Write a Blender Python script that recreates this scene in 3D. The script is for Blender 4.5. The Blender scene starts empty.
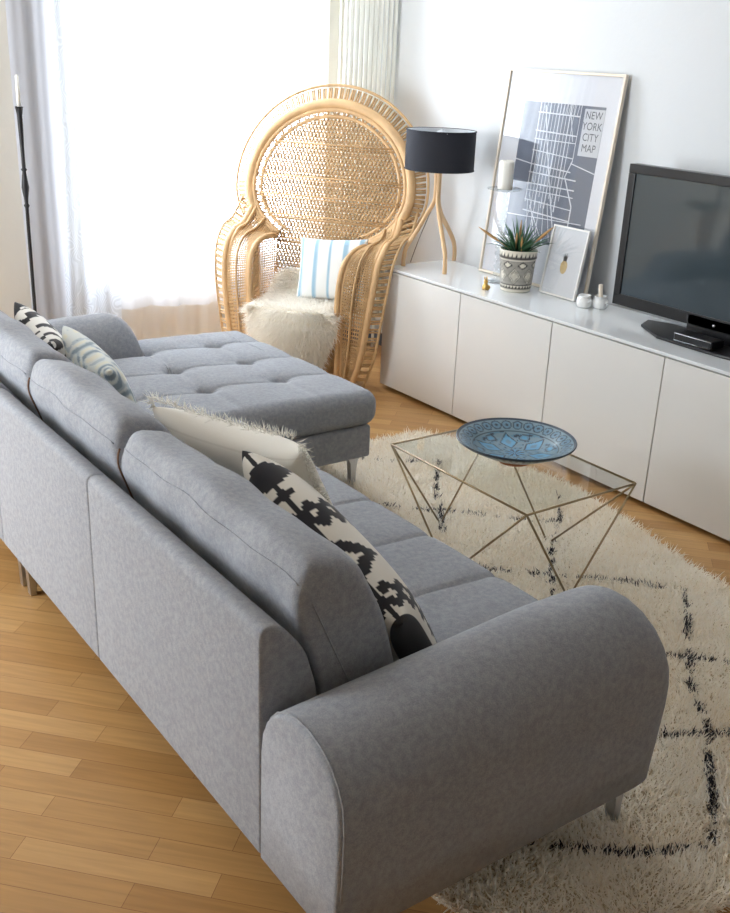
import bpy, math, random
import numpy as np
from mathutils import Vector, Matrix

# ------------------------------------------------------------------ camera, light, exposure
S = bpy.context.scene
COL = S.collection
R = math.radians

def look_camera():
    f_px, yaw, pitch, roll, H = 1032.63, 0.6325, 0.3754, 0.0433, 1.669
    cy, sy, cp, sp = math.cos(yaw), math.sin(yaw), math.cos(pitch), math.sin(pitch)
    f = Vector((sy*cp, cy*cp, -sp)); r = Vector((cy, -sy, 0)); u = r.cross(f)
    c, s = math.cos(roll), math.sin(roll)
    r2 = c*r + s*u; u2 = -s*r + c*u
    cd = bpy.data.cameras.new('camera'); co = bpy.data.objects.new('camera', cd); COL.objects.link(co)
    M = Matrix(((r2.x, u2.x, -f.x, 0), (r2.y, u2.y, -f.y, 0), (r2.z, u2.z, -f.z, H), (0, 0, 0, 1)))
    co.matrix_world = M
    cd.sensor_fit = 'VERTICAL'; cd.sensor_height = 36.0; cd.lens = f_px/913*36.0
    cd.clip_start = 0.05; cd.clip_end = 200
    S.camera = co
look_camera()

w = bpy.data.worlds.new('world'); S.world = w; w.use_nodes = True
bg = w.node_tree.nodes['Background']; bg.inputs[0].default_value = (0.87, 0.935, 1.0, 1); bg.inputs[1].default_value = 13.0

def portal(loc, rot, sx, sz):
    l = bpy.data.lights.new('window_daylight', 'AREA'); l.shape = 'RECTANGLE'; l.size = sx; l.size_y = sz
    l.cycles.is_portal = True
    o = bpy.data.objects.new('window_daylight', l); COL.objects.link(o); o.location = loc; o.rotation_euler = rot
portal((2.71, 5.57, 1.44), (R(-90), 0, 0), 1.42, 2.0)          # back window
portal((-1.85, 3.95, 1.3), (0, R(-90), 0), 2.0, 1.5)            # side window (out of view)
S.view_settings.view_transform = 'Standard'; S.view_settings.look = 'None'
S.view_settings.gamma = 1.0; S.view_settings.use_curve_mapping = False
S.view_settings.exposure = 0.68
S.cycles.use_denoising = True
S.cycles.max_bounces = 10; S.cycles.diffuse_bounces = 6; S.cycles.transparent_max_bounces = 24
S.cycles.sample_clamp_indirect = 6.0
S.cycles.caustics_reflective = False; S.cycles.caustics_refractive = False

rnd = random.Random(7)
rng = np.random.default_rng(7)

# ------------------------------------------------------------------ materials
def sr(r, g, b):
    def c(v):
        v /= 255.0
        return v/12.92 if v <= .04045 else ((v+.055)/1.055)**2.4
    return (c(r), c(g), c(b), 1)

def mat(name, col=(.5, .5, .5, 1), rough=.6, metal=0.0, spec=.5, sheen=0.0, noise=None, bump=None, attr=False, trans=0.0, ior=1.45, coat=0.0):
    m = bpy.data.materials.new(name); m.use_nodes = True
    nt = m.node_tree; b = nt.nodes['Principled BSDF']
    b.inputs['Base Color'].default_value = col; b.inputs['Roughness'].default_value = rough
    b.inputs['Metallic'].default_value = metal; b.inputs['Specular IOR Level'].default_value = spec
    b.inputs['Sheen Weight'].default_value = sheen; b.inputs['Sheen Roughness'].default_value = .5
    b.inputs['Transmission Weight'].default_value = trans; b.inputs['IOR'].default_value = ior
    b.inputs['Coat Weight'].default_value = coat
    tc = nt.nodes.new('ShaderNodeTexCoord')
    src = None
    if attr:
        a = nt.nodes.new('ShaderNodeAttribute'); a.attribute_name = 'Col'; src = a.outputs['Color']
        nt.links.new(src, b.inputs['Base Color'])
    if noise:       # (scale, amount) tone variation of the material itself
        n = nt.nodes.new('ShaderNodeTexNoise'); n.inputs['Scale'].default_value = noise[0]; n.inputs['Detail'].default_value = 4
        nt.links.new(tc.outputs['Object'], n.inputs['Vector'])
        mr = nt.nodes.new('ShaderNodeMapRange'); mr.inputs['From Min'].default_value = .25; mr.inputs['From Max'].default_value = .75
        mr.inputs['To Min'].default_value = 1-noise[1]; mr.inputs['To Max'].default_value = 1+noise[1]
        nt.links.new(n.outputs['Fac'], mr.inputs['Value'])
        mx = nt.nodes.new('ShaderNodeVectorMath'); mx.operation = 'SCALE'
        if src is not None: nt.links.new(src, mx.inputs[0])
        else: mx.inputs[0].default_value = col[:3]
        nt.links.new(mr.outputs[0], mx.inputs['Scale']); nt.links.new(mx.outputs[0], b.inputs['Base Color'])
    if bump:        # (scale, strength, distance)
        n = nt.nodes.new('ShaderNodeTexNoise'); n.inputs['Scale'].default_value = bump[0]; n.inputs['Detail'].default_value = 3
        nt.links.new(tc.outputs['Object'], n.inputs['Vector'])
        bp = nt.nodes.new('ShaderNodeBump'); bp.inputs['Strength'].default_value = bump[1]; bp.inputs['Distance'].default_value = bump[2]
        nt.links.new(n.outputs['Fac'], bp.inputs['Height']); nt.links.new(bp.outputs[0], b.inputs['Normal'])
    return m

def fabric_mat(name, col, col2, scale=330):
    m = mat(name, col, .95, spec=.15, sheen=.12)
    nt = m.node_tree; b = nt.nodes['Principled BSDF']; tc = nt.nodes['Texture Coordinate']
    mp = nt.nodes.new('ShaderNodeMapping'); mp.inputs['Rotation'].default_value = (R(35), R(20), R(45))
    nt.links.new(tc.outputs['Object'], mp.inputs[0])
    v = nt.nodes.new('ShaderNodeTexVoronoi'); v.inputs['Scale'].default_value = scale
    nt.links.new(mp.outputs[0], v.inputs['Vector'])
    n = nt.nodes.new('ShaderNodeTexNoise'); n.inputs['Scale'].default_value = 75; n.inputs['Detail'].default_value = 3
    nt.links.new(tc.outputs['Object'], n.inputs['Vector'])
    n2 = nt.nodes.new('ShaderNodeTexNoise'); n2.inputs['Scale'].default_value = 380; n2.inputs['Detail'].default_value = 2
    nt.links.new(tc.outputs['Object'], n2.inputs['Vector'])
    ad = nt.nodes.new('ShaderNodeMath'); ad.operation = 'ADD'; nt.links.new(n.outputs['Fac'], ad.inputs[0]); nt.links.new(n2.outputs['Fac'], ad.inputs[1])
    cr = nt.nodes.new('ShaderNodeMapRange'); cr.inputs['From Min'].default_value = .72; cr.inputs['From Max'].default_value = 1.28
    nt.links.new(ad.outputs[0], cr.inputs['Value'])
    mx = nt.nodes.new('ShaderNodeMix'); mx.data_type = 'RGBA'
    mx.inputs[6].default_value = col; mx.inputs[7].default_value = col2
    nt.links.new(cr.outputs[0], mx.inputs[0]); nt.links.new(mx.outputs[2], b.inputs['Base Color'])
    bp = nt.nodes.new('ShaderNodeBump'); bp.inputs['Strength'].default_value = .35; bp.inputs['Distance'].default_value = .001
    nt.links.new(v.outputs['Distance'], bp.inputs['Height'])
    n3 = nt.nodes.new('ShaderNodeTexNoise'); n3.inputs['Scale'].default_value = 7; n3.inputs['Detail'].default_value = 2; n3.inputs['Distortion'].default_value = .6
    nt.links.new(tc.outputs['Object'], n3.inputs['Vector'])
    bp2 = nt.nodes.new('ShaderNodeBump'); bp2.inputs['Strength'].default_value = .3; bp2.inputs['Distance'].default_value = .008
    nt.links.new(n3.outputs['Fac'], bp2.inputs['Height']); nt.links.new(bp.outputs[0], bp2.inputs['Normal'])
    nt.links.new(bp2.outputs[0], b.inputs['Normal'])
    return m

def sheer_mat(name, col, clear, pattern=False):
    m = bpy.data.materials.new(name); m.use_nodes = True; nt = m.node_tree; nt.nodes.clear()
    out = nt.nodes.new('ShaderNodeOutputMaterial')
    tr = nt.nodes.new('ShaderNodeBsdfTransparent'); tl = nt.nodes.new('ShaderNodeBsdfTranslucent'); df = nt.nodes.new('ShaderNodeBsdfDiffuse')
    tl.inputs[0].default_value = col; df.inputs[0].default_value = col
    m1 = nt.nodes.new('ShaderNodeMixShader'); m1.inputs[0].default_value = .45
    nt.links.new(tl.outputs[0], m1.inputs[1]); nt.links.new(df.outputs[0], m1.inputs[2])
    m2 = nt.nodes.new('ShaderNodeMixShader'); m2.inputs[0].default_value = 1-clear
    nt.links.new(tr.outputs[0], m2.inputs[1]); nt.links.new(m1.outputs[0], m2.inputs[2]); nt.links.new(m2.outputs[0], out.inputs[0])
    if pattern:
        tc = nt.nodes.new('ShaderNodeTexCoord')
        wv = nt.nodes.new('ShaderNodeTexWave'); wv.inputs['Scale'].default_value = 22; wv.inputs['Distortion'].default_value = 22
        wv.inputs['Detail'].default_value = 0; wv.inputs['Detail Scale'].default_value = .7
        nt.links.new(tc.outputs['Object'], wv.inputs['Vector'])
        mr = nt.nodes.new('ShaderNodeMapRange'); mr.inputs['From Min'].default_value = .5; mr.inputs['From Max'].default_value = .8
        mr.inputs['To Min'].default_value = 1-clear; mr.inputs['To Max'].default_value = 1-clear*.6
        nt.links.new(wv.outputs['Fac'], mr.inputs['Value']); nt.links.new(mr.outputs[0], m2.inputs[0])
    return m

def pane_mat(name, tint=(1, 1, 1, 1), refl=1.0):
    m = bpy.data.materials.new(name); m.use_nodes = True; nt = m.node_tree; nt.nodes.clear()
    out = nt.nodes.new('ShaderNodeOutputMaterial'); tr = nt.nodes.new('ShaderNodeBsdfTransparent'); gl = nt.nodes.new('ShaderNodeBsdfGlossy')
    tr.inputs[0].default_value = tint; gl.inputs['Roughness'].default_value = .01
    fr = nt.nodes.new('ShaderNodeLayerWeight'); fr.inputs[0].default_value = .5
    pw = nt.nodes.new('ShaderNodeMath'); pw.operation = 'POWER'; pw.inputs[1].default_value = 5; nt.links.new(fr.outputs['Facing'], pw.inputs[0])
    mu = nt.nodes.new('ShaderNodeMath'); mu.operation = 'MULTIPLY_ADD'; mu.inputs[1].default_value = .8; mu.inputs[2].default_value = .035*refl; nt.links.new(pw.outputs[0], mu.inputs[0])
    mx = nt.nodes.new('ShaderNodeMixShader'); nt.links.new(mu.outputs[0], mx.inputs[0])
    nt.links.new(tr.outputs[0], mx.inputs[1]); nt.links.new(gl.outputs[0], mx.inputs[2]); nt.links.new(mx.outputs[0], out.inputs[0])
    return m

def floor_mat():
    m = mat('oak_parquet', rough=.36, spec=.45); nt = m.node_tree; b = nt.nodes['Principled BSDF']; tc = nt.nodes['Texture Coordinate']
    mp = nt.nodes.new('ShaderNodeMapping'); mp.inputs['Rotation'].default_value = (0, 0, R(47)); mp.inputs['Location'].default_value = (.13, .02, 0)
    nt.links.new(tc.outputs['Object'], mp.inputs[0])
    br = nt.nodes.new('ShaderNodeTexBrick'); br.offset = .37; br.offset_frequency = 2; br.squash = 1
    br.inputs['Scale'].default_value = 1; br.inputs['Brick Width'].default_value = .46; br.inputs['Row Height'].default_value = .07
    br.inputs['Mortar Size'].default_value = .0007; br.inputs['Mortar Smooth'].default_value = .2
    br.inputs['Color1'].default_value = sr(170, 126, 74); br.inputs['Color2'].default_value = sr(196, 154, 100); br.inputs['Mortar'].default_value = sr(128, 84, 48)
    nt.links.new(mp.outputs[0], br.inputs['Vector'])
    mp2 = nt.nodes.new('ShaderNodeMapping'); mp2.inputs['Scale'].default_value = (3, 45, 1)
    nt.links.new(mp.outputs[0], mp2.inputs[0])
    n = nt.nodes.new('ShaderNodeTexNoise'); n.inputs['Scale'].default_value = 1.6; n.inputs['Detail'].default_value = 6; n.inputs['Distortion'].default_value = .6
    nt.links.new(mp2.outputs[0], n.inputs['Vector'])
    mr = nt.nodes.new('ShaderNodeMapRange'); mr.inputs['From Min'].default_value = .3; mr.inputs['From Max'].default_value = .7
    mr.inputs['To Min'].default_value = .86; mr.inputs['To Max'].default_value = 1.07
    nt.links.new(n.outputs['Fac'], mr.inputs['Value'])
    sc = nt.nodes.new('ShaderNodeVectorMath'); sc.operation = 'SCALE'
    nt.links.new(br.outputs['Color'], sc.inputs[0]); nt.links.new(mr.outputs[0], sc.inputs['Scale']); nt.links.new(sc.outputs[0], b.inputs['Base Color'])
    bp = nt.nodes.new('ShaderNodeBump'); bp.inputs['Strength'].default_value = .25; bp.inputs['Distance'].default_value = .001; bp.invert = True
    nt.links.new(br.outputs['Fac'], bp.inputs['Height']); nt.links.new(bp.outputs[0], b.inputs['Normal'])
    return m

M = {}
M['wall'] = mat('painted_wall', sr(213, 215, 216), .85, spec=.2, bump=(55, .25, .003))
M['wall_warm'] = mat('painted_wall_warm', sr(214, 209, 198), .85, spec=.2, bump=(55, .2, .003))
M['ceiling'] = mat('ceiling_paint', sr(240, 240, 238), .9)
M['floor'] = floor_mat()
M['white_paint'] = mat('white_paint', sr(235, 235, 232), .45)
M['skirting'] = mat('skirting_paint', sr(92, 100, 112), .5)
M['sofa'] = fabric_mat('grey_upholstery', sr(138, 141, 148), sr(163, 166, 171))
M['piping'] = mat('brown_piping', sr(120, 88, 66), .8)
M['chrome'] = mat('brushed_steel', sr(190, 192, 196), .32, metal=1)
M['lacquer'] = mat('white_lacquer', sr(224, 223, 220), .16, spec=.5, coat=.3)
M['top_glass'] = mat('white_glass_top', sr(230, 233, 234), .1, spec=.6, coat=.4)
M['gap_shade'] = mat('plinth_shade', sr(60, 55, 50), .8)  # dark colour paints in the shade at the cabinet plinths
M['cane'] = mat('honey_cane', sr(205, 168, 122), .5, noise=(14, .14))
M['cane_pale'] = mat('woven_rattan', sr(194, 160, 116), .6, noise=(20, .18))
M['brass'] = mat('brushed_brass', sr(160, 142, 112), .3, metal=1)
M['glass'] = pane_mat('table_glass', (.975, .99, .98, 1), 1.0)
M['glass_edge'] = mat('glass_edge', sr(150, 176, 160), .15, trans=.5)
M['pic_glass'] = pane_mat('picture_glass', (1, 1, 1, 1), 2.2)
M['clear_glass'] = pane_mat('clear_glass', (.93, .95, .955, 1), 3.0)
M['black'] = mat('black_plastic', sr(28, 28, 30), .3)
M['screen'] = mat('tv_screen', sr(56, 66, 71), .06, spec=.8)  # base colour lifted to stand in for the room's reflection
M['iron'] = mat('black_iron', sr(34, 33, 34), .5)
M['wax'] = mat('white_wax', sr(240, 238, 230), .5)
M['shade'] = mat('black_shade', sr(38, 40, 48), .85, bump=(400, .2, .001))
M['shade_in'] = mat('shade_lining', sr(205, 210, 215), .7)
M['lampwood'] = mat('pale_lamp_wood', sr(218, 182, 138), .45, noise=(12, .06))
M['cord'] = mat('grey_cord', sr(120, 118, 118), .6)
M['attr'] = mat('painted_ceramic', rough=.3, attr=True, coat=.3)
M['attr_cloth'] = mat('printed_cloth', rough=.95, spec=.15, attr=True, sheen=.2, bump=(300, .3, .001))
M['attr_paper'] = mat('printed_paper', rough=.8, attr=True)
M['attr_pile'] = mat('wool_pile', rough=.9, spec=.1, attr=True, sheen=.3)
M['terracotta'] = mat('terracotta', sr(178, 110, 78), .7)
M['porcelain'] = mat('white_porcelain', sr(232, 233, 232), .2)
M['gold'] = mat('gold_paint', sr(212, 172, 98), .35, metal=.6)
M['leaf'] = mat('green_leaf', sr(58, 98, 66), .5, noise=(30, .2))
M['bud'] = mat('tan_bud', sr(190, 148, 96), .7)
M['soil'] = mat('soil', sr(70, 52, 40), .95)
M['frame_pale'] = mat('frame_pale_wood', sr(230, 218, 200), .4)
M['frame_white'] = mat('frame_white', sr(240, 238, 233), .4)
M['sheer'] = sheer_mat('sheer_voile', (.74, .78, .86, 1), .45)
M['sheer_thin'] = sheer_mat('thin_voile', (.95, .95, .95, 1), .55)
M['drape'] = sheer_mat('white_drape', (.53, .54, .585, 1), .0)
M['sheer_pat'] = sheer_mat('patterned_voile', (.66, .70, .76, 1), .35, True)
M['fur'] = mat('sheepskin_wool', rough=.9, spec=.1, attr=True, sheen=.4)
M['radiator'] = mat('radiator_enamel', sr(236, 235, 226), .3)
M['letter'] = mat('letter_ink', sr(84, 88, 98), .8)

for k in ('attr_pile', 'fur'):
    nt = M[k].node_tree; b = nt.nodes['Principled BSDF']; out = nt.nodes['Material Output']; at = [q for q in nt.nodes if q.type == 'ATTRIBUTE'][0]
    tl = nt.nodes.new('ShaderNodeBsdfTranslucent'); nt.links.new(at.outputs['Color'], tl.inputs[0])
    mx = nt.nodes.new('ShaderNodeMixShader'); mx.inputs[0].default_value = .55
    nt.links.new(b.outputs[0], mx.inputs[1]); nt.links.new(tl.outputs[0], mx.inputs[2]); nt.links.new(mx.outputs[0], out.inputs[0])

# ------------------------------------------------------------------ mesh helpers
class MB:
    def __init__(s): s.v = []; s.f = []; s.m = []
    def add(s, v, f, mi=0):
        n = len(s.v); s.v += [tuple(p) for p in v]; s.f += [tuple(i+n for i in q) for q in f]; s.m += [mi]*len(f); return s
    def box(s, x0, x1, y0, y1, z0, z1, mi=0):
        v = [(x, y, z) for z in (z0, z1) for y in (y0, y1) for x in (x0, x1)]
        return s.add(v, [(0, 2, 3, 1), (4, 5, 7, 6), (0, 1, 5, 4), (2, 6, 7, 3), (0, 4, 6, 2), (1, 3, 7, 5)], mi)
    def tube(s, pts, r, n=8, mi=0, closed=False, cap=True, flat=None):
        pts = [Vector(p) for p in pts]; N = len(pts); rr = r if hasattr(r, '__len__') else [r]*N
        v = []; up = None
        for i, p in enumerate(pts):
            if closed: t = pts[(i+1) % N]-pts[i-1]
            else: t = pts[min(i+1, N-1)]-pts[max(i-1, 0)]
            t.normalize()
            if up is None:
                up = Vector((0, 0, 1)) if abs(t.z) < .9 else Vector((1, 0, 0))
            a = up-t*up.dot(t)
            if a.length < 1e-6: a = t.orthogonal()
            a.normalize(); up = a; b = t.cross(a)
            ka, kb = (1, 1) if flat is None else flat
            for k in range(n):
                q = 2*math.pi*(k+.5)/n; v.append(p+rr[i]*(ka*math.cos(q)*a+kb*math.sin(q)*b))
        f = []
        for i in range(N if closed else N-1):
            for k in range(n):
                a0 = i*n+k; a1 = i*n+(k+1) % n; j = (i+1) % N
                f.append((a0, a1, j*n+(k+1) % n, j*n+k))
        if cap and not closed: f.append(tuple(range(n-1, -1, -1))); f.append(tuple((N-1)*n+k for k in range(n)))
        return s.add(v, f, mi)
    def lathe(s, prof, n=32, c=(0, 0, 0), mi=0):
        v = []; f = []
        for r, z in prof:
            for k in range(n):
                a = 2*math.pi*k/n; v.append((c[0]+r*math.cos(a), c[1]+r*math.sin(a), c[2]+z))
        for i in range(len(prof)-1):
            for k in range(n): f.append((i*n+k, i*n+(k+1) % n, (i+1)*n+(k+1) % n, (i+1)*n+k))
        if prof[0][0] > 1e-5: f.append(tuple(range(n-1, -1, -1)))
        if prof[-1][0] > 1e-5: f.append(tuple((len(prof)-1)*n+k for k in range(n)))
        return s.add(v, f, mi)
    def grid(s, P, mi=0, cu=False):
        nu = len(P); nv = len(P[0]); v = [p for row in P for p in row]; f = []
        for i in range(nu if cu else nu-1):
            for j in range(nv-1): f.append((i*nv+j, ((i+1) % nu)*nv+j, ((i+1) % nu)*nv+j+1, i*nv+j+1))
        return s.add(v, f, mi)
    def build(s, name, mats, parent=None, smooth=True, world=False, bevel=0, autos=None, solid=0, subsurf=0):
        me = bpy.data.meshes.new(name)
        off = Vector(parent.location) if (world and parent) else Vector((0, 0, 0))
        me.from_pydata([tuple(Vector(p)-off) for p in s.v] if world else s.v, [], s.f)
        if not isinstance(mats, (list, tuple)): mats = [mats]
        for m in mats: me.materials.append(m)
        me.polygons.foreach_set('material_index', s.m)
        if smooth: me.polygons.foreach_set('use_smooth', [True]*len(me.polygons))
        me.update()
        o = bpy.data.objects.new(name, me); COL.objects.link(o)
        if parent: o.parent = parent
        if smooth and autos: me.set_sharp_from_angle(angle=R(autos))
        if solid:
            d = o.modifiers.new('solid', 'SOLIDIFY'); d.thickness = solid; d.offset = 0
        if bevel:
            d = o.modifiers.new('bevel', 'BEVEL'); d.width = bevel; d.segments = 3; d.limit_method = 'ANGLE'
        if subsurf:
            d = o.modifiers.new('sub', 'SUBSURF'); d.levels = subsurf; d.render_levels = subsurf
        return o

def thing(name, label, cat, loc=(0, 0, 0), rz=0, group=None):
    o = bpy.data.objects.new(name, None); COL.objects.link(o); o.location = loc; o.rotation_euler = (0, 0, rz)
    o.empty_display_size = .1
    o['label'] = label; o['category'] = cat
    if group: o['group'] = group
    return o
def tag(o, label, cat, group=None, kind=None):
    o['label'] = label; o['category'] = cat
    if group: o['group'] = group
    if kind: o['kind'] = kind
    return o
def struct(o): o['kind'] = 'structure'; return o

def rbox(x0, x1, y0, y1, z0, z1, r, n=(20, 20, 8), deform=None):
    """rounded box as (verts, faces); deform(p) -> p"""
    c = np.array([(x0+x1)/2, (y0+y1)/2, (z0+z1)/2]); h = np.array([(x1-x0)/2, (y1-y0)/2, (z1-z0)/2])
    r = min(r, h.min()*.999)
    def axis(k):
        m = 4
        a = np.concatenate([-h[k]+r*(1-np.cos(np.linspace(0, math.pi/2, m+1)))[:-1], np.linspace(-h[k]+r, h[k]-r, n[k]+1), (h[k]-r*(1-np.cos(np.linspace(math.pi/2, 0, m+1))))[1:]])
        # use even angle spacing in the rounding zone
        t = np.tan(np.linspace(math.pi/4, 0, m+1)[:-1])*r
        a[:m] = -(h[k]-r)-t; a[-m:] = (h[k]-r)+t[::-1]
        return a
    ax = [axis(k) for k in range(3)]
    idx = {}; V = []; F = []
    def vid(i, j, k):
        key = (i, j, k)
        if key not in idx:
            idx[key] = len(V); V.append((ax[0][i], ax[1][j], ax[2][k]))
        return idx[key]
    L = [len(a)-1 for a in ax]
    for i in range(L[0]):
        for j in range(L[1]):
            F.append((vid(i, j, 0), vid(i, j+1, 0), vid(i+1, j+1, 0), vid(i+1, j, 0)))
            F.append((vid(i, j, L[2]), vid(i+1, j, L[2]), vid(i+1, j+1, L[2]), vid(i, j+1, L[2])))
    for i in range(L[0]):
        for k in range(L[2]):
            F.append((vid(i, 0, k), vid(i+1, 0, k), vid(i+1, 0, k+1), vid(i, 0, k+1)))
            F.append((vid(i, L[1], k), vid(i, L[1], k+1), vid(i+1, L[1], k+1), vid(i+1, L[1], k)))
    for j in range(L[1]):
        for k in range(L[2]):
            F.append((vid(0, j, k), vid(0, j, k+1), vid(0, j+1, k+1), vid(0, j+1, k)))
            F.append((vid(L[0], j, k), vid(L[0], j+1, k), vid(L[0], j+1, k+1), vid(L[0], j, k+1)))
    P = np.array(V); q = np.clip(P, -(h-r), h-r); d = P-q; ln = np.linalg.norm(d, axis=1, keepdims=True)
    P = np.where(ln > 1e-9, q+d/np.maximum(ln, 1e-9)*r, P)+c
    if deform: P = np.array([deform(p) for p in P])
    return P.tolist(), F

def paint(o, fn):
    me = o.data; ca = me.color_attributes.new('Col', 'FLOAT_COLOR', 'POINT')
    ca.data.foreach_set('color', np.array([tuple(fn(v.co))[:3]+(1,) for v in me.vertices], dtype=np.float32).ravel())

def tufts(name, P, D, L, W, C, mt, parent=None, curl=None):
    """pile: every tuft a bent tapering blade; P roots, D directions, L lengths, W widths, C colours"""
    N = len(P); D = D/np.linalg.norm(D, axis=1, keepdims=True)
    side = np.cross(D, rng.normal(size=(N, 3))); side /= np.linalg.norm(side, axis=1, keepdims=True)
    bend = (rng.normal(size=(N, 3))*.35 if curl is None else curl)
    rows = []
    for t, wd in ((0, .8), (.4, 1), (.75, .75)):
        c = P+D*(L*t)[:, None]+bend*(L*t*t)[:, None]
        rows += [c-side*(W*wd/2)[:, None], c+side*(W*wd/2)[:, None]]
    rows.append(P+D*L[:, None]+bend*L[:, None])
    V = np.stack(rows, 1).reshape(-1, 3)
    base = (np.arange(N)*7)[:, None]
    loops = np.concatenate([base+np.array([0, 1, 3, 2]), base+np.array([2, 3, 5, 4]), base+np.array([4, 5, 6])], 1).reshape(-1)
    me = bpy.data.meshes.new(name)
    me.vertices.add(len(V)); me.vertices.foreach_set('co', V.astype(np.float32).ravel())
    me.loops.add(len(loops)); me.loops.foreach_set('vertex_index', loops.astype(np.int32))
    me.polygons.add(3*N)
    st = ((np.arange(N)*11)[:, None]+np.array([0, 4, 8])).ravel()
    me.polygons.foreach_set('loop_start', st.astype(np.int32))
    me.polygons.foreach_set('use_smooth', [True]*(3*N))
    me.update(calc_edges=True); me.validate()
    ca = me.color_attributes.new('Col', 'FLOAT_COLOR', 'POINT')
    cc = np.repeat(np.concatenate([C, np.ones((N, 1))], 1), 7, 0)
    ca.data.foreach_set('color', cc.astype(np.float32).ravel())
    me.materials.append(mt)
    o = bpy.data.objects.new(name, me); COL.objects.link(o)
    if parent: o.parent = parent
    return o

def smooth_path(pts, n=8):
    pts = [Vector(p) for p in pts]; out = []
    for i in range(len(pts)-1):
        p0 = pts[max(i-1, 0)]; p1 = pts[i]; p2 = pts[i+1]; p3 = pts[min(i+2, len(pts)-1)]
        for k in range(n):
            t = k/n
            out.append(.5*((2*p1)+(p2-p0)*t+(2*p0-5*p1+4*p2-p3)*t*t+(3*p1-p0-3*p2+p3)*t**3))
    out.append(pts[-1]); return out

# ------------------------------------------------------------------ room shell
XR, YB, XL, YF, ZC = 3.66, 5.32, -1.7, -2.6, 2.6
m = MB(); m.box(XL-.1, XR+.1, YF-.1, YB+.25, -.08, 0); struct(m.build('floor', M['floor'], smooth=False))
m = MB(); m.box(XL-.1, XR+.1, YF-.1, YB+.25, ZC, ZC+.08); struct(m.build('ceiling', M['ceiling'], smooth=False))
m = MB(); m.box(XR, XR+.1, YF-.1, YB+.25, 0, ZC); struct(m.build('wall_right', M['wall'], smooth=False))
m = MB(); m.box(XL-.1, XR+.1, YF-.1, YF, 0, ZC); struct(m.build('wall_front', M['wall'], smooth=False))
WX0, WX1, WZ0, WZ1 = 2.0, 3.42, .44, 2.44
m = MB(); m.box(XL-.1, WX0, YB, YB+.25, 0, ZC); m.box(3.33, XR, 5.04, YB, 0, ZC); m.box(WX1, XR, YB, YB+.25, 0, ZC); m.box(WX0, WX1, YB, YB+.25, 0, WZ0); m.box(WX0, WX1, YB, YB+.25, WZ1, ZC)
struct(m.build('wall_back', M['wall_warm'], smooth=False))
m = MB(); m.box(XL-.1, XL, YF, 3.2, 0, ZC); m.box(XL-.1, XL, 4.7, YB, 0, ZC); m.box(XL-.1, XL, 3.2, 4.7, 0, .3); m.box(XL-.1, XL, 3.2, 4.7, 2.3, ZC)
struct(m.build('wall_left', M['wall_warm'], smooth=False))
def window(name, rect, axis, at):
    a0, a1, z0, z1 = rect; fr = MB(); t = .06
    def bx(u0, u1, w0, w1, d=.03):
        if axis == 'y': fr.box(u0, u1, at-d, at+d, w0, w1)
        else: fr.box(at-d, at+d, u0, u1, w0, w1)
    bx(a0, a1, z0, z0+t); bx(a0, a1, z1-t, z1); bx(a0, a0+t, z0+t, z1-t); bx(a1-t, a1, z0+t, z1-t)
    f = fr.build(name, M['white_paint'], smooth=False, bevel=.004); struct(f)
    p = MB()
    if axis == 'y': p.box(a0+t, a1-t, at-.003, at+.003, z0+t, z1-t)
    else: p.box(at-.003, at+.003, a0+t, a1-t, z0+t, z1-t)
    p.build('window_pane', pane_mat(name+'_glass'), f, smooth=False)
window('window_1', (WX0, WX1, WZ0, WZ1), 'y', 5.42)
window('window_2', (3.2, 4.7, .3, 2.3), 'x', -1.75)
m = MB(); m.box(XR-.015, XR, YF, 5.04, 0, .075); struct(m.build('baseboard_right', M['skirting'], smooth=False, bevel=.004))
m = MB(); m.box(3.33, XR-.015, 5.025, 5.04, 0, .075); struct(m.build('baseboard_corner', M['skirting'], smooth=False, bevel=.004))
m = MB(); m.box(XL, 3.33, YB-.015, YB, 0, .075); struct(m.build('baseboard_back', M['white_paint'], smooth=False, bevel=.004))

# ------------------------------------------------------------------ curtains
def curtain(x0, x1, z0, z1, y, amp, wl, mt, name, label, seed, group=None, hem=True):
    r_ = random.Random(seed); ph = [r_.uniform(0, 6) for _ in range(4)]
    nx = int((x1-x0)/.008)+2; P = []
    for i in range(nx):
        x = x0+(x1-x0)*i/(nx-1); col = []
        for j in range(15):
            t = j/14; z = z1+(z0-z1)*t
            k = .5+.5*t
            d = amp*k*(math.sin(2*math.pi*x/wl+ph[0]+.5*math.sin(3*t+ph[1]))+.4*math.sin(2*math.pi*x/(wl*.43)+ph[2]+t))
            col.append((x+.006*math.sin(5*t+ph[3]), y+d, z-.01*math.sin(x*9+ph[1])*(t == 1)))
        P.append(col)
    b = MB(); b.grid(P); o = b.build(name, mt)
    return tag(o, label, 'curtain', group)
curtain(1.93, 3.30, .30, 2.5, 5.20, .018, .21, M['sheer'], 'sheer_curtain', 'wide white sheer curtain over the bright window, ending above the floor', 3)
curtain(1.88, 3.31, .03, 2.5, 5.275, .008, .17, M['sheer_thin'], 'sheer_curtain', 'thin sheer behind, showing beige below the hem of the wide white sheer', 5)
curtain(1.82, 2.12, .22, 2.5, 5.14, .014, .15, M['sheer_pat'], 'patterned_curtain', 'white voile with a swirling line pattern at the left edge of the window', 9)
curtain(1.65, 1.86, .02, 2.5, 5.19, .016, .15, M['drape'], 'pale_curtain', 'smooth opaque pale curtain gathered behind the tall black candlestick', 11)
m = MB(); m.tube([(1.5, 5.2, 2.52), (3.3, 5.2, 2.52)], .012, 10); tag(m.build('curtain_rail', M['white_paint']), 'white curtain rail above the window', 'rail')

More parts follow.
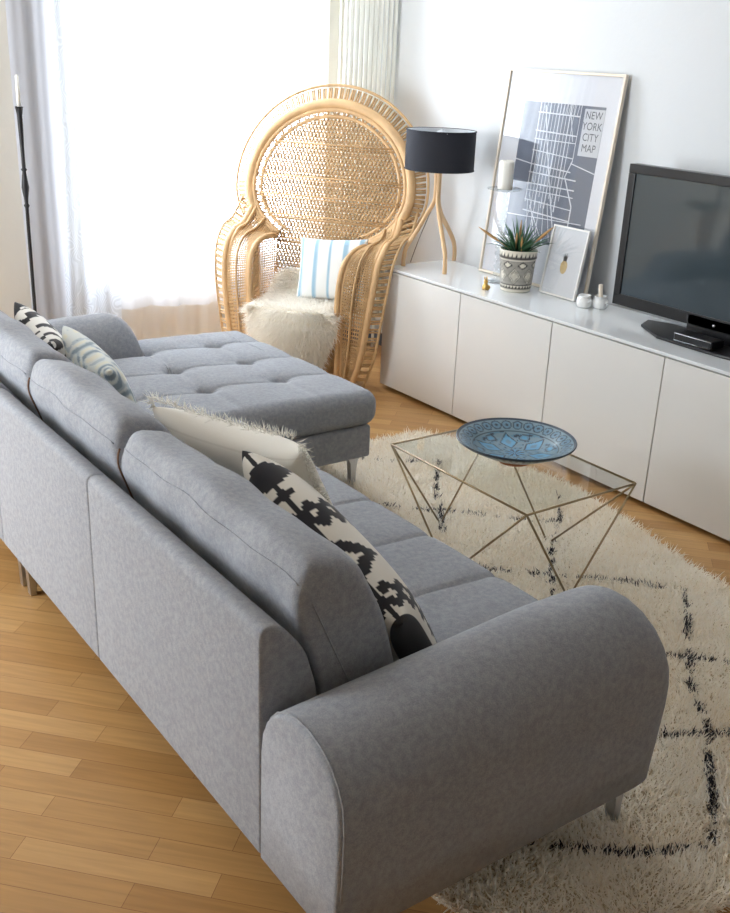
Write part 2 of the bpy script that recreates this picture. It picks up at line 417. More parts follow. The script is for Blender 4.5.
# ------------------------------------------------------------------ radiator
rad = thing('column_radiator', 'tall white column radiator in the corner behind the rattan chair', 'radiator', (3.47, 4.87, 0))
for i in range(11):
    x = -.16+.032*i; b = MB()
    b.tube([(x, -.025, .2), (x, -.025, 2.25)], .0112, 8); b.tube([(x, .03, .2), (x, .03, 2.25)], .005, 6)
    b.box(x-.011, x+.011, -.03, .035, .19, .24); b.box(x-.011, x+.011, -.03, .035, 2.2, 2.26)
    b.build('radiator_column', M['radiator'], rad)
for z in (.21, 2.215):
    b = MB(); b.box(-.17, .17, -.012, .018, z, z+.025); b.build('header_pipe', M['radiator'], rad, bevel=.004)
for x in (-.12, .12):
    b = MB(); b.tube([(x, .003, 0), (x, .003, .21)], .009, 8); b.build('supply_pipe', M['radiator'], rad)
for z in (.5, 2.0):
    b = MB(); b.box(-.1, .1, .035, .17, z, z+.03); b.build('wall_bracket', M['radiator'], rad)

# ------------------------------------------------------------------ low cabinets
CX = 3.16; CY0 = 4.21; CH = .644
cab_lab = ['white glossy low cabinet at the far end beside the rattan chair', 'white glossy low cabinet with the potted plant above it',
           'white glossy low cabinet under the left edge of the television', 'white glossy low cabinet cut by the right edge of the picture', '']
for i in range(5):
    y1 = CY0-.6*i; y0 = y1-.6; yc = (y0+y1)/2
    if i == 4: break
    c = thing('low_cabinet', cab_lab[i], 'cabinet', (CX+.2, yc, 0), group='row of low white cabinets')
    b = MB(); b.box(-.18, .22, -.2995, .2995, .02, CH-.014); b.box(-.14, .2, -.29, .29, 0, .02, 1); b.build('body', [M['lacquer'], M['gap_shade']], c, smooth=False)
    b = MB(); b.box(-.2, -.182, -.2975, .2975, .022, CH-.02); b.build('door', M['lacquer'], c, smooth=False, bevel=.0015)
m = MB(); m.box(CX-.004, CX+.425, 1.81, CY0+.003, CH-.0125, CH); tag(m.build('cabinet_top', M['top_glass'], smooth=False, bevel=.0015), 'long white glass top lying over the row of low cabinets', 'top panel')

# ------------------------------------------------------------------ sofa
sofa = thing('corner_sofa', 'grey fabric corner sofa with a tufted chaise and slim metal legs', 'sofa', (1.3, 2.6, 0))
def sp(name, vf, mt=None, **k):
    b = MB(); b.add(*vf); return b.build(name, mt or M['sofa'], sofa, world=True, **k)
def extr_y(prof, y0, y1, r, nseg, toward=False):
    """closed xz profile extruded along y with softened ends"""
    pr = np.array(prof); c = pr.mean(0); ys = []
    for k in range(5): a = k/4*math.pi/2; ys.append((y0+r*(1-math.sin(a)), r*(1-math.cos(a))))
    ys = ys[::-1]
    mid = [(y0+r+(y1-y0-2*r)*i/nseg, 0) for i in range(1, nseg)]
    hi = [(y1-(y-y0), ins) for y, ins in ys][::-1]
    st = [(y, ins) for y, ins in ys]+mid+hi
    V = []; n = len(pr)
    # inset by moving toward neighbours' inner offset
    e = np.roll(pr, -1, 0)-np.roll(pr, 1, 0); nrm = np.stack([e[:, 1], -e[:, 0]], 1); nrm /= np.linalg.norm(nrm, axis=1, keepdims=True)
    area = np.sum(pr[:, 0]*np.roll(pr[:, 1], -1)-np.roll(pr[:, 0], -1)*pr[:, 1])
    if area < 0: nrm = -nrm
    st = sorted(st)
    for y, ins in st:
        q = pr-nrm*ins if not toward else c+(pr-c)*(1-ins/.14)
        V += [(a, y, z) for a, z in q]
    F = []
    for i in range(len(st)-1):
        for k in range(n): F.append((i*n+k, (i+1)*n+k, (i+1)*n+(k+1) % n, i*n+(k+1) % n))
    F.append(tuple(range(n))); F.append(tuple((len(st)-1)*n+k for k in range(n-1, -1, -1)))
    return V, F
def round_poly(pts, r, seg=4):
    out = []; n = len(pts)
    for i in range(n):
        p = Vector(pts[i]).to_2d() if len(pts[i]) > 2 else Vector(pts[i]); a = Vector(pts[i-1]); b = Vector(pts[(i+1) % n])
        rr = r[i] if hasattr(r, '__len__') else r
        ua = (a-p).normalized(); ub = (b-p).normalized(); d1 = min(rr, (a-p).length*.45); d2 = min(rr, (b-p).length*.45)
        for k in range(seg+1):
            t = k/seg; q0 = p+ua*d1; q2 = p+ub*d2
            out.append(tuple((1-t)**2*q0+2*t*(1-t)*p+t*t*q2))
    return out
bprof = round_poly([(.825, .15), (.822, .675), (.868, .672), (.925, .60), (.955, .50), (.965, .15)], [.01, .028, .03, .03, .03, .01], 5)
for (a, b_) in ((1.424, 2.268), (2.268, 3.06)):
    sp('back_frame', extr_y(bprof, a, b_, .008, 4))
bprof2 = [(x, z+.01) if z > .5 else (x, z) for x, z in bprof]
sp('back_frame', extr_y(bprof2, 3.062, 4.2, .008, 4))
# base frames
sp('base_frame', rbox(.96, 1.685, 1.42, 3.10, .15, .285, .012, (4, 8, 3)))
sp('base_frame', rbox(.96, 2.298, 3.10, 4.17, .15, .285, .012, (6, 6, 3)))
# seat cushions
def groove(d, w): return math.exp(-(d/w)**2)
SG = [1.713, 1.99, 2.267, 2.544, 2.821]
def seat_def(p):
    x, y, z = p; k = max(0, min(1, (z-.30)/.12))
    g = sum(groove(y-a, .006)*.007+groove(y-a, .03)*.004 for a in SG)
    wr = .004*math.sin(38*(y-.25*x))*math.exp(-((x-1.5)/.12)**2)*(.5+.5*math.sin(9*y))
    tf = sum(.014*math.exp(-(((y-a)/.035)**2+((x-1.33)/.04)**2)) for a in SG)
    bul = .012*math.sin(math.pi*(x-.95)/.75) if x > .95 else 0
    nx = x+(.004*math.sin(math.pi*(z-.28)/.14) if x > 1.6 else 0)-(sum(groove(y-a, .012) for a in SG)*.008 if x > 1.6 else 0)
    return (nx, y, z+k*(bul-g+wr-tf))
sp('seat_cushion', rbox(.955, 1.712, 1.422, 3.098, .285, .425, .045, (44, 210, 6), seat_def))
CG = [3.40, 3.68, 3.965]; CT = [1.39, 1.725, 2.055]
def sst(t): t = max(0, min(1, t)); return t*t*(3-2*t)
def chaise_def(p):
    x, y, z = p; k = max(0, min(1, (z-.31)/.1))
    ym = 3.945+.235*sst((x-1.70)/.035); y = 3.085+(y-3.085)*(ym-3.085)/(4.18-3.085)
    arcs = sum(.006*groove(y-a-.012*math.sin((x-1.39)/.33*math.pi*2), .007)+.007*groove(y-a, .05) for a in CG)
    wy = sum(.006*groove(x-a, .02)*.5 for a in CT)
    tf = sum(.044*math.exp(-(((x-a)/.028)**2+((y-c)/.02)**2))+.012*math.exp(-(((x-a)/.07)**2+((y-c)/.06)**2)) for a in CT for c in CG)
    bul = .016*math.sin(math.pi*max(0, min(1, (x-.96)/1.35)))
    side = .006*math.sin(math.pi*max(0, min(1, (z-.28)/.15)))
    ny = y-(side if y < 3.2 else 0); nx = x+(side if x > 2.2 else 0)
    nx = nx-(.02*((y-3.085)/1.1)**2 if x > 2.2 else 0)
    return (nx, ny, z+k*(bul-arcs-wy-tf))
sp('chaise_cushion', rbox(.955, 2.318, 3.085, 4.18, .283, .428, .05, (170, 150, 6), chaise_def))
# arms
def arm(y0, y1, flip=False, x1=1.712):
    sec = [(1.153, .15), (1.150, .25), (1.148, .36), (1.149, .43), (1.155, .475), (1.172, .515), (1.197, .545), (1.230, .566), (1.27, .577), (1.31, .577),
           (1.345, .567), (1.376, .547), (1.40, .517), (1.414, .48), (1.42, .43), (1.421, .30), (1.421, .15)]
    sec = [((y-1.148)/(1.421-1.148), z) for y, z in sec]
    xs = [.825, .8255, .827, .830, .835, .843, .86]+list(np.linspace(.9, x1-.15, 12))+[x1-.15+.15*math.sin(a) for a in np.linspace(.12, math.pi/2, 14)]
    V = []; n = len(sec)
    for x in xs:
        ins = 0
        if x < .86: ins = .016*(1-math.sqrt(max(0, 1-((.843-x)/.018)**2))) if x < .843 else 0
        zt = .546+.048*min(1, (x-.825)/.6); zt0 = zt; rr = .12
        if x > x1-rr: zt = zt0-rr+math.sqrt(max(0, rr*rr-(x-(x1-rr))**2)); ins = .02*(1-math.sqrt(max(0, 1-((x-(x1-rr))/rr)**4)))
        for t, z in sec:
            z0 = .30
            if z > z0: z = z0+(z-z0)*(zt-z0-ins*.8)/(.577-z0)
            xx = x-.018*max(0, (.36-z)/.21)*max(0, (x-x1+.3)/.3)
            yy = y0+(y1-y0)*t
            yy = y1-(y1-yy)*(1-ins*.9/(y1-y0))
            V.append((xx, yy, z))
    F = []
    for i in range(len(xs)-1):
        for k in range(n-1): F.append((i*n+k, i*n+k+1, (i+1)*n+k+1, (i+1)*n+k))
        F.append((i*n+n-1, i*n, (i+1)*n, (i+1)*n+n-1))
    F.append(tuple(range(n-1, -1, -1))); F.append(tuple((len(xs)-1)*n+k for k in range(n)))
    if flip:
        V = [(x, y0+y1-y, z) for x, y, z in V]; F = [f[::-1] for f in F]
    return V, F
def arm_seam(y0, y1, flip=False, x1=1.712):
    V, F = arm(y0, y1, flip, x1); b = MB(); b.tube([Vector(p)+Vector((-.001, 0, .0012)) for p in V[17*4+1:17*4+16]], .0022, 6); b.build('seam', M['sofa'], sofa, world=True)
arm_seam(1.148, 1.421)
sp('armrest', arm(1.148, 1.421))
sp('armrest', arm(3.945, 4.205, True, 1.715))
# back cushions
def bcush(y0, y1, lean=0, zt=0.0, seed=1):
    r_ = random.Random(seed); q = [r_.uniform(0, 6) for _ in range(4)]
    prof = round_poly([(.965, .43), (.95, .56), (.905, .70), (.945, .785), (1.045, .755), (1.115, .62), (1.165, .43)], [.02, .05, .04, .035, .04, .06, .03], 5)
    prof = [(x, z+zt*(z-.43)/.35) for x, z in prof]
    V, F = extr_y(prof, y0, y1, .026, 40, True)
    out = []
    for x, y, z in V:
        t = (y-y0)/(y1-y0); e = max(0, math.sin(math.pi*max(0, min(1, t))))**.3
        k = max(0, (z-.5)/.3)
        dz = .012*e*k-.02*(1-e)*k+.005*math.sin(17*y+q[0])*k
        dx = lean*k + (-.02*e*k if x < 1.0 else .018*e*math.sin(math.pi*min(1, max(0, (z-.43)/.34))))
        dx += .003*math.sin(31*y+18*z+q[1])
        out.append((x+dx, y, z+dz))
    n = len(prof); js = min(range(n), key=lambda j: (prof[j][0]-.918)**2+(prof[j][1]-.745)**2)
    st_ = len(out)//n
    b = MB(); b.tube([Vector(out[i*n+js])+Vector((-.0005, 0, .0005)) for i in range(3, st_-3)], .0017, 5)
    lo = Vector((1.03, y0-.0002, .49)); hi = Vector(out[js]); b.tube([hi.lerp(lo, t/8)+Vector((0, -.0004, 0)) for t in range(9)], .0017, 5)
    b.build('seam', M['sofa'], sofa, world=True)
    return out, F
sp('back_cushion', bcush(1.428, 2.265, 0, 0, 1))
sp('back_cushion', bcush(2.273, 2.925, -.01, .02, 2))
sp('back_cushion', bcush(2.933, 3.94, -.01, .02, 3))
# zip piping on the cushion ends
for yy, lab in ((2.248, 1), (2.908, 1)):
    b = MB(); prof = round_poly([(.95, .56), (.895, .71), (.94, .785)], [.01, .04, .01], 6)[6:13]
    b.tube([(x-.006, yy, z+.004) for x, z in prof], .0025, 6); o = b.build('piping', M['piping'], sofa, world=True); o['label'] = 'thin brown piping on the cushion end'
# legs
def leg(x, y, rot=0):
    b = MB(); c, s = math.cos(rot), math.sin(rot)
    def q(a, b_, z): return (x+a*c-b_*s, y+a*s+b_*c, z)
    for (zz0, zz1) in ((0, .15),):
        prof = [(.034, .15), (.034, .142), (.012, .12), (.006, .08), (.004, .0), (-.016, 0), (-.018, .06), (-.022, .11), (-.034, .13), (-.034, .15)]
        V = [q(a, -.014, z) for a, z in prof]+[q(a, .014, z) for a, z in prof]; n = len(prof)
        F = [tuple(range(n)), tuple(range(2*n-1, n-1, -1))]+[(i, i+n, (i+1) % n+n, (i+1) % n) for i in range(n)]
        b.add(V, F)
    b.build('leg', M['chrome'], sofa, world=True, smooth=False, bevel=.0015)
for x, y, r_ in ((1.66, 1.215, 0), (.86, 1.22, R(180)), (.868, 2.965, R(180)), (.868, 3.04, R(180)), (2.262, 3.165, 0), (2.262, 4.1, 0), (.86, 4.12, R(180)), (1.6, 4.12, 0)):
    leg(x, y, r_)

# ------------------------------------------------------------------ throw pillows
def pillow(W, H, T, n=70, pinch=.07):
    """local X width, Z height (0..H), Y thickness; front faces -Y"""
    b = MB(); uv = []
    for s in (-1, 1):
        P = []
        for i in range(n+1):
            row = []
            for j in range(n+1):
                u = -math.cos(math.pi*i/n); v = -math.cos(math.pi*j/n)
                t = (max(0, 1-u**4)*max(0, 1-v**4))**.42
                t = t*(1-.25*(u*u+v*v)/2)
                kx = 1-pinch*(1-v*v)*(abs(u)**3); kz = 1-pinch*(1-u*u)*(abs(v)**3)
                row.append((u*W/2*kx, s*T/2*t, H/2+v*H/2*kz)); uv.append((u, v, s))
            P.append(row)
        if s == 1: P = P[::-1]
        b.grid(P)
        if s == 1:
            k = (n+1)*(n+1); seg = uv[-k:]; uv[-k:] = [seg[(n-i)*(n+1)+j] for i in range(n+1) for j in range(n+1)]
    return b, uv
def put_pillow(name, label, W, H, T, base, wdir, lean_n, col_fn, group, n=70, mt='attr_cloth', pinch=.07, bend=None):
    """base: bottom centre; wdir: direction of local +X; lean_n: direction of local +Z"""
    b, uv = pillow(W, H, T, n, pinch)
    if bend: b.v = [bend(p) for p in b.v]
    o = b.build(name, M[mt]); tag(o, label, 'pillow', group)
    X = Vector(wdir).normalized(); Z = Vector(lean_n); Z = (Z-X*Z.dot(X)).normalized(); Y = Z.cross(X)
    o.matrix_world = Matrix(((X.x, Y.x, Z.x, base[0]), (X.y, Y.y, Z.y, base[1]), (X.z, Y.z, Z.z, base[2]), (0, 0, 0, 1)))
    ca = o.data.color_attributes.new('Col', 'FLOAT_COLOR', 'POINT')
    ca.data.foreach_set('color', np.array([tuple(col_fn(*q))[:3]+(1,) for q in uv], dtype=np.float32).ravel())
    return o, X, Y, Z
BLK = sr(40, 39, 42); CRM = sr(214, 209, 198); 
def stepn(x, s): return math.floor(x/s)*s
def ikat(u, v, s):
    # stepped shapes along the top seam, mirrored on both faces (metres along / away from the seam)
    tt_ = max(0, 1-v**4)**.42*max(0, 1-u**4)**.42*(1-.125*(u*u+v*v)); d0_ = .085*tt_*.85+(1-v)*.165*.8
    x = stepn(u*.35, .010)+.005; d = stepn(d0_, .009)+.0045
    if d0_ < .005: return BLK
    if x < -.325 or x > .325: return BLK
    def dia(c, a, b_, d0=0): return abs(x-c)/a+abs(d-d0)/b_
    if dia(-.235, .052, .10) < 1: return BLK
    if dia(-.150, .020, .034) < 1: return BLK
    tri = abs(((d/.055) % 1)-.5)*.055
    if abs(x+.085-tri) < .021: return BLK
    if abs(x+.015+tri) < .018+.010*((d*90) % 1): return BLK
    m_ = dia(.125, .078, .10)
    if m_ < .42: return CRM
    if m_ < 1: return BLK
    if abs(x-.235-tri) < .016 and d > .012: return BLK
    if abs(x-.295+tri*.8) < .016: return BLK
    return CRM
put_pillow('ikat_pillow', 'black and cream stepped-pattern pillow leaning at the near end of the sofa seat', .70, .33, .17,
           (1.33, 1.80, .395), (-.02, -1, -.20), (-.55, .12, .9), ikat, 'pillows on the sofa', n=190)
WH = sr(226, 222, 212)
wp, X, Y, Z = put_pillow('fringed_pillow', 'off-white pillow with a shaggy fringed edge between the cushion and the black patterned pillow', .56, .36, .15,
           (1.38, 2.33, .408), (.30, -1, .04), (-.5, -.05, .9), lambda u, v, s: WH if abs(math.sin(v*14)) > .12 else sr(212, 207, 196), 'pillows on the sofa', n=70)
k = 1500; tt = rng.uniform(-1, 1, k); side = rng.integers(0, 3, k)
P = np.zeros((k, 3)); D = np.zeros((k, 3))
for i in range(k):
    t = tt[i]
    if side[i] == 0: P[i] = (t*.27, rng.normal()*.004, .40-.012*(1-t*t)); D[i] = (rng.normal()*.5, rng.normal()*.7, 1)
    elif side[i] == 1: P[i] = (.275-.015*(1-t*t), rng.normal()*.004, .2+t*.19); D[i] = (1, rng.normal()*.7, rng.normal()*.5)
    else: P[i] = (-.275+.015*(1-t*t), rng.normal()*.004, .2+t*.19); D[i] = (-1, rng.normal()*.7, rng.normal()*.5)
C = np.array([WH[:3]])*rng.uniform(.9, 1.08, (k, 1))
tufts('fringe', P, D, rng.uniform(.012, .024, k), np.full(k, .0022), C, M['fur'], wp)
def brush(u, v, s):
    a = math.sin(u*15+2.4*math.sin(v*4+u*3)+s)+.7*math.sin(v*13+4*math.sin(u*5))+.4*math.sin(u*31+v*17)
    if v > .9 and u < -.75: return BLK
    return BLK if a > .35 else sr(228, 226, 220)
put_pillow('brushstroke_pillow', 'black and white brushstroke pillow at the far end of the sofa back', .44, .36, .13,
           (1.27, 3.53, .42), (-.05, -1, -.1), (-.42, .05, .9), brush, 'pillows on the sofa', n=90)
def leafy(u, v, s):
    r_ = math.hypot(u+.1, v-.3); a = math.sin(r_*26+3*math.sin(u*8+v*6))+.7*math.sin(u*19-v*15+2*math.sin(v*9))
    if a > .75: return sr(134, 148, 156)
    if a > .1: return sr(172, 184, 190)
    if a < -1.0: return sr(214, 212, 196)
    return sr(205, 209, 205)
put_pillow('leaf_print_pillow', 'pale grey-green marbled pillow in front of the black and white brushstroke pillow', .40, .34, .13,
           (1.31, 3.235, .41), (.0, -1, -.14), (-.36, .05, .9), leafy, 'pillows on the sofa', n=90)

# ------------------------------------------------------------------ rug
rugpoly = [(1.14, 1.42), (1.19, 1.16), (1.50, .93), (2.0, .89), (2.6, .93), (2.80, 1.35), (2.86, 1.90), (2.99, 2.45), (3.01, 2.76), (2.92, 3.42), (2.66, 3.50), (2.0, 3.52), (1.3, 3.5), (1.14, 3.3)]
rp = smooth_path([(x, y, 0) for x, y in rugpoly+[rugpoly[0]]], 6)[:-1]
rpa = np.array([(p.x, p.y) for p in rp])
rug = thing('shaggy_rug', 'cream shaggy wool rug with black dotted diamond lines under the glass table', 'rug', (2.1, 2.2, 0))
b = MB(); n = len(rp); b.add([(p.x, p.y, .001) for p in rp]+[(p.x, p.y, .012) for p in rp], [tuple(range(n-1, -1, -1)), tuple(range(n, 2*n))]+[(i, (i+1) % n, n+(i+1) % n, n+i) for i in range(n)])
b.build('rug_backing', mat('rug_backing', sr(205, 190, 165), .95), rug, world=True, smooth=False)
def inside(px, py, poly):
    c = np.zeros(len(px), bool); j = len(poly)-1
    for i in range(len(poly)):
        xi, yi = poly[i]; xj, yj = poly[j]
        t = ((yi > py) != (yj > py)) & (px < (xj-xi)*(py-yi)/(yj-yi+1e-12)+xi); c ^= t; j = i
    return c
def segdist(px, py, pl):
    d = np.full(len(px), 9.0)
    for (ax_, ay), (bx, by) in zip(pl[:-1], pl[1:]):
        vx, vy = bx-ax_, by-ay; t = np.clip(((px-ax_)*vx+(py-ay)*vy)/(vx*vx+vy*vy), 0, 1)
        d = np.minimum(d, np.hypot(px-ax_-t*vx, py-ay-t*vy))
    return d
lines = [[(2.0, 3.12), (2.231, 2.919), (2.317, 2.826), (2.423, 2.743), (2.52, 2.643), (2.603, 2.552), (2.725, 2.45)],
         [(2.719, 3.16), (2.566, 2.992), (2.477, 2.889), (2.417, 2.79), (2.311, 2.642), (2.1, 2.42)],
         [(2.9, 2.62), (2.731, 2.456), (2.616, 2.363), (2.531, 2.298), (2.447, 2.204), (2.283, 2.039), (2.05, 1.85)],
         [(1.95, 2.55), (2.226, 2.311), (2.344, 2.197), (2.5, 2.07), (2.622, 1.947), (2.686, 1.834)],
         [(2.715, 1.857), (2.588, 1.74), (2.454, 1.63), (2.365, 1.553), (2.285, 1.485), (2.216, 1.417), (2.174, 1.355), (2.113, 1.295), (2.036, 1.23), (1.918, 1.128), (1.781, 1.03)],
         [(2.05, 1.85), (2.2, 1.71), (2.334, 1.597), (2.46, 1.481), (2.6, 1.36)],
         [(1.75, 1.54), (1.987, 1.364), (2.163, 1.263), (2.35, 1.1)],
         [(1.34, 1.32), (1.42, 1.255), (1.551, 1.141), (1.598, 1.106), (1.665, 1.067), (1.749, 1.028)],
         [(2.35, 3.44), (2.474, 3.339), (2.555, 3.267), (2.719, 3.16)]]
N = 330000
px = rng.uniform(1.1, 3.05, N); py = rng.uniform(.85, 3.55, N)
ok = inside(px, py, rpa) & ~((px < 1.5) & (py > 1.5)) & ~((px < 2.1) & (py > 3.25))
px, py = px[ok], py[ok]; N = len(px)
d = np.min([segdist(px, py, l) for l in lines], axis=0)
blob = np.sin(px*41+1.3*np.sin(py*57))*np.sin(py*47+np.sin(px*63))
dark = (d < .008+.006*blob) & (blob > -.35) & (rng.random(N) < .8)
ramp = .5+.5*np.sin(px*9+2*np.sin(py*7))*np.sin(py*11+px*3)
base = np.array(sr(253, 249, 240)[:3]); warm = np.array(sr(243, 230, 208)[:3]); dk = np.array(sr(58, 58, 66)[:3])
mixw = np.clip(ramp*.35+rng.normal(size=N)*.22, 0, 1)[:, None]
C = base*(1-mixw)+warm*mixw; C[dark] = dk*rng.uniform(.7, 1.5, (dark.sum(), 1))
flow = np.stack([np.sin(px*13+np.sin(py*17)*2), np.cos(py*12+np.sin(px*15)*2), np.zeros(N)], 1)
D = flow*.35+rng.normal(size=(N, 3))*.3; D[:, 2] = .9
edge = segdist(px, py, [tuple(q) for q in rpa]+[tuple(rpa[0])])
cen = np.array([2.1, 2.2]); outd = np.stack([px-cen[0], py-cen[1]], 1); outd /= np.linalg.norm(outd, axis=1, keepdims=True)
e = np.clip(1-edge/.05, 0, 1)[:, None]; D[:, :2] += outd*e*1.2
P = np.stack([px-2.1, py-2.2, np.full(N, .010)], 1)
L = rng.uniform(.014, .024, N)*(1+.5*e[:, 0])
L[dark] *= .85; D[dark, 2] += .6
tufts('rug_pile', P, D, L, rng.uniform(.0028, .0048, N), C, M['attr_pile'], rug)

# ------------------------------------------------------------------ glass table
tb = thing('glass_coffee_table', 'rectangular glass coffee table on thin brass triangle legs', 'table', (2.345, 2.362, 0))
hx, hy, zt = .247, .345, .376
b = MB(); b.box(-hx+.004, hx-.004, -hy+.004, hy-.004, zt-.009, zt-.001); b.build('glass_top', M['glass'], tb, smooth=False)
b = MB(); rr = .0037
cs = [(-hx, -hy, zt-.006), (hx, -hy, zt-.006), (hx, hy, zt-.006), (-hx, hy, zt-.006)]
for i in range(4): b.tube([cs[i], cs[(i+1) % 4]], rr, 8)
b.build('top_rim', M['brass'], tb)
for (a, c, f) in ((0, 1, (0, -hy+.01, .004)), (1, 2, (hx-.01, 0, .004)), (2, 3, (0, hy-.01, .004)), (3, 0, (-hx+.01, 0, .004))):
    b = MB(); b.tube([cs[a], f], rr, 8); b.tube([cs[c], f], rr, 8); b.build('leg', M['brass'], tb)

# blue plate
plate = thing('ceramic_plate', 'large blue patterned ceramic plate on a terracotta foot on the glass table', 'plate', (2.362, 2.358, zt))
b = MB(); prof = [(.0, .026), (.03, .0262), (.06, .0275), (.09, .031), (.115, .037), (.135, .046), (.15, .054), (.165, .061), (.18, .067), (.192, .072), (.197, .0745), (.199, .072), (.197, .0685)]
fine = []
for i in range(len(prof)-1):
    for t in range(5): fine.append((prof[i][0]+(prof[i+1][0]-prof[i][0])*t/5, prof[i][1]+(prof[i+1][1]-prof[i][1])*t/5))
fine.append(prof[-1])
fine += [(.18, .058), (.15, .045), (.11, .028), (.05, .018), (.045, .016)]
fine = [(a*1.03, c*1.16) for a, c in fine]; fine[0] = (.0005, .03)
b.lathe(fine, 260); po = b.build('dish', M['attr'], plate)
NV = sr(34, 50, 66); BL = sr(92, 128, 150); BR = sr(86, 150, 188); GR = sr(112, 138, 150)
def platec(p):
    r_ = math.hypot(p.x, p.y)/1.03; a = math.atan2(p.y, p.x)
    if r_ > .15 and p.z < .058: return NV
    if r_ > .194: return NV
    if r_ > .139 and p.z > .045:
        if r_ < .142 or r_ > .189: return NV
        k = 28; t = ((a*k/(2*math.pi)) % 1)-.5; rr_ = (r_-.166)/.02
        q = math.hypot(t*2, rr_); 
        if .75 < q < .95: return NV
        if q < .28: return NV
        return BL if q < .95 else GR
    k = 6; t = (((a+.5)*k/(2*math.pi)) % 1)-.5; tx = t*2*math.pi/k*r_
    dm = abs(tx)/.032+abs(r_-.088)/.048
    if dm < .35: return BL
    if dm < .85: return BR
    if dm < 1.02: return NV
    if dm < 1.2: return GR
    t2 = (((a+.5)*k/(2*math.pi)+.5) % 1)-.5; tx2 = t2*2*math.pi/k*r_
    d2 = math.hypot(tx2/.02, (r_-.118)/.016)
    if d2 < .5: return BR
    if d2 < 1: return NV if d2 > .8 else BL
    f = math.sin(a*18)*.5+math.sin(r_*230+a*6)
    if f > 1.0: return NV
    if r_ < .03: return NV if abs(math.sin(a*4)) > .7 else BR
    return GR if f < 0 else sr(88, 128, 150)
paint(po, platec)
b = MB(); b.lathe([(.045, 0), (.055, .001), (.057, .012), (.05, .02), (.04, .021)], 40); b.build('foot', M['terracotta'], plate)

# ------------------------------------------------------------------ rattan peacock chair
TH = 55; CHX, CHY = 3.035, 4.64
ch = thing('peacock_chair', 'rattan peacock chair with a round fan back beside the window', 'chair', (CHX, CHY, 0), R(-TH))
TA = R(12); ZS = .38
def bk(u, w_, off=0): return (u, w_*math.sin(TA)-off*math.cos(TA), ZS+w_*math.cos(TA)-off*math.sin(TA)+0)
def ell(rx, rz, a, wc=.60): return (rx*math.cos(a), wc+rz*math.sin(a)*(1 if math.sin(a) > 0 else .74))
RX, RZ = .462, .442
arc = [ell(RX, RZ, R(a)) for a in range(-54, 235, 4)]
b = MB(); b.tube([bk(u, w_, .01) for u, w_ in arc], .026, 10, flat=(1.0, 1.0)); b.build('back_rim', M['cane'], ch)
b = MB(); b.tube([bk(*ell(RX-.03, RZ-.03, R(a)), .015) for a in range(-54, 235, 4)], .012, 8)
b.tube([bk(*ell(.395, .374, R(a)), .0) for a in range(-58, 239, 5)], .009, 8); b.build('inner_ring', M['cane'], ch)
# ruff round the back
b = MB(); A0, A1 = -38, 218
b.tube([bk(*ell(.548, .530, R(a)), -.01) for a in np.linspace(A0, A1, 70)], .0075, 6)
nr = 72
for i in range(nr):
    a = R(A0+(A1-A0)*(i+.5)/nr); da = R((A1-A0)/nr*.2)
    p = [ell(RX+.015, RZ+.015, a-da), ell(.535, .515, a-da*.9), ell(.543, .525, a), ell(.535, .515, a+da*.9), ell(RX+.015, RZ+.015, a+da)]
    b.tube([bk(p[0][0], p[0][1], .0), bk(p[1][0], p[1][1], -.01), bk(p[3][0], p[3][1], -.01), bk(p[4][0], p[4][1], 0)], .0055, 5, cap=False)
b.build('back_ruff', M['cane_pale'], ch)
# lace loops between ring and rim
b = MB(); nl = 46
for i in range(nl):
    a = 2*math.pi*i/nl
    if R(236) < a < R(304): continue
    for k_ in range(2):
        c = ell(.412+.012*k_, .391+.012*k_, a+k_*math.pi/nl)
        b.tube([bk(c[0]+.021*math.cos(t), c[1]+.021*math.sin(t), .004*k_) for t in np.linspace(0, 2*math.pi, 9)[:-1]], .0035, 5, closed=True)
b.build('lace_band', M['cane_pale'], ch)
# woven fan: slanted and level strands clipped to the panel
def in_panel(u, w_):
    e_ = (u/.39)**2+((w_-.60)/(.37 if w_ > .6 else .274))**2 < 1
    lo = (0 <= w_ <= .62) and abs(u) < .27+.0*w_
    return e_ or lo
def strands(b, dirv, step, r_, off, jit=0, n=4):
    dx, dz = dirv; L_ = math.hypot(dx, dz); dx /= L_; dz /= L_; nx, nz = -dz, dx
    k_ = -1.2
    while k_ < 1.2:
        run = None; prev = None
        for s in np.arange(-1.3, 1.3, .012):
            u = nx*k_+dx*s; w_ = .5+nz*k_+dz*s
            if in_panel(u, w_):
                if run is None: run = (u, w_)
                prev = (u, w_)
            else:
                if run and math.hypot(prev[0]-run[0], prev[1]-run[1]) > .02: b.tube([bk(*run, off), bk(*prev, off)], r_, n, cap=False)
                run = None
        k_ += step
b = MB(); strands(b, (.5, 1), .0185, .0044, .003); strands(b, (-.5, 1), .0185, .0044, -.003); strands(b, (1, 0), .0125, .0032, 0)
b.build('back_weave', M['cane_pale'], ch)
for w_, tw in ((.83, 0), (.655, 0), (.555, 0), (.45, 0), (.325, 0)):
    hw = .44*math.sqrt(max(.05, 1-((w_-.60)/(.42 if w_ > .6 else .31))**2)) if w_ > .34 else .27
    b = MB(); b.tube([bk(-hw, w_, .008), bk(hw, w_, .008)], .0048, 6); b.tube([bk(-hw, w_-.016, .008), bk(hw, w_-.016, .008)], .0035, 6)
    b.build('cross_rod', M['cane'], ch)
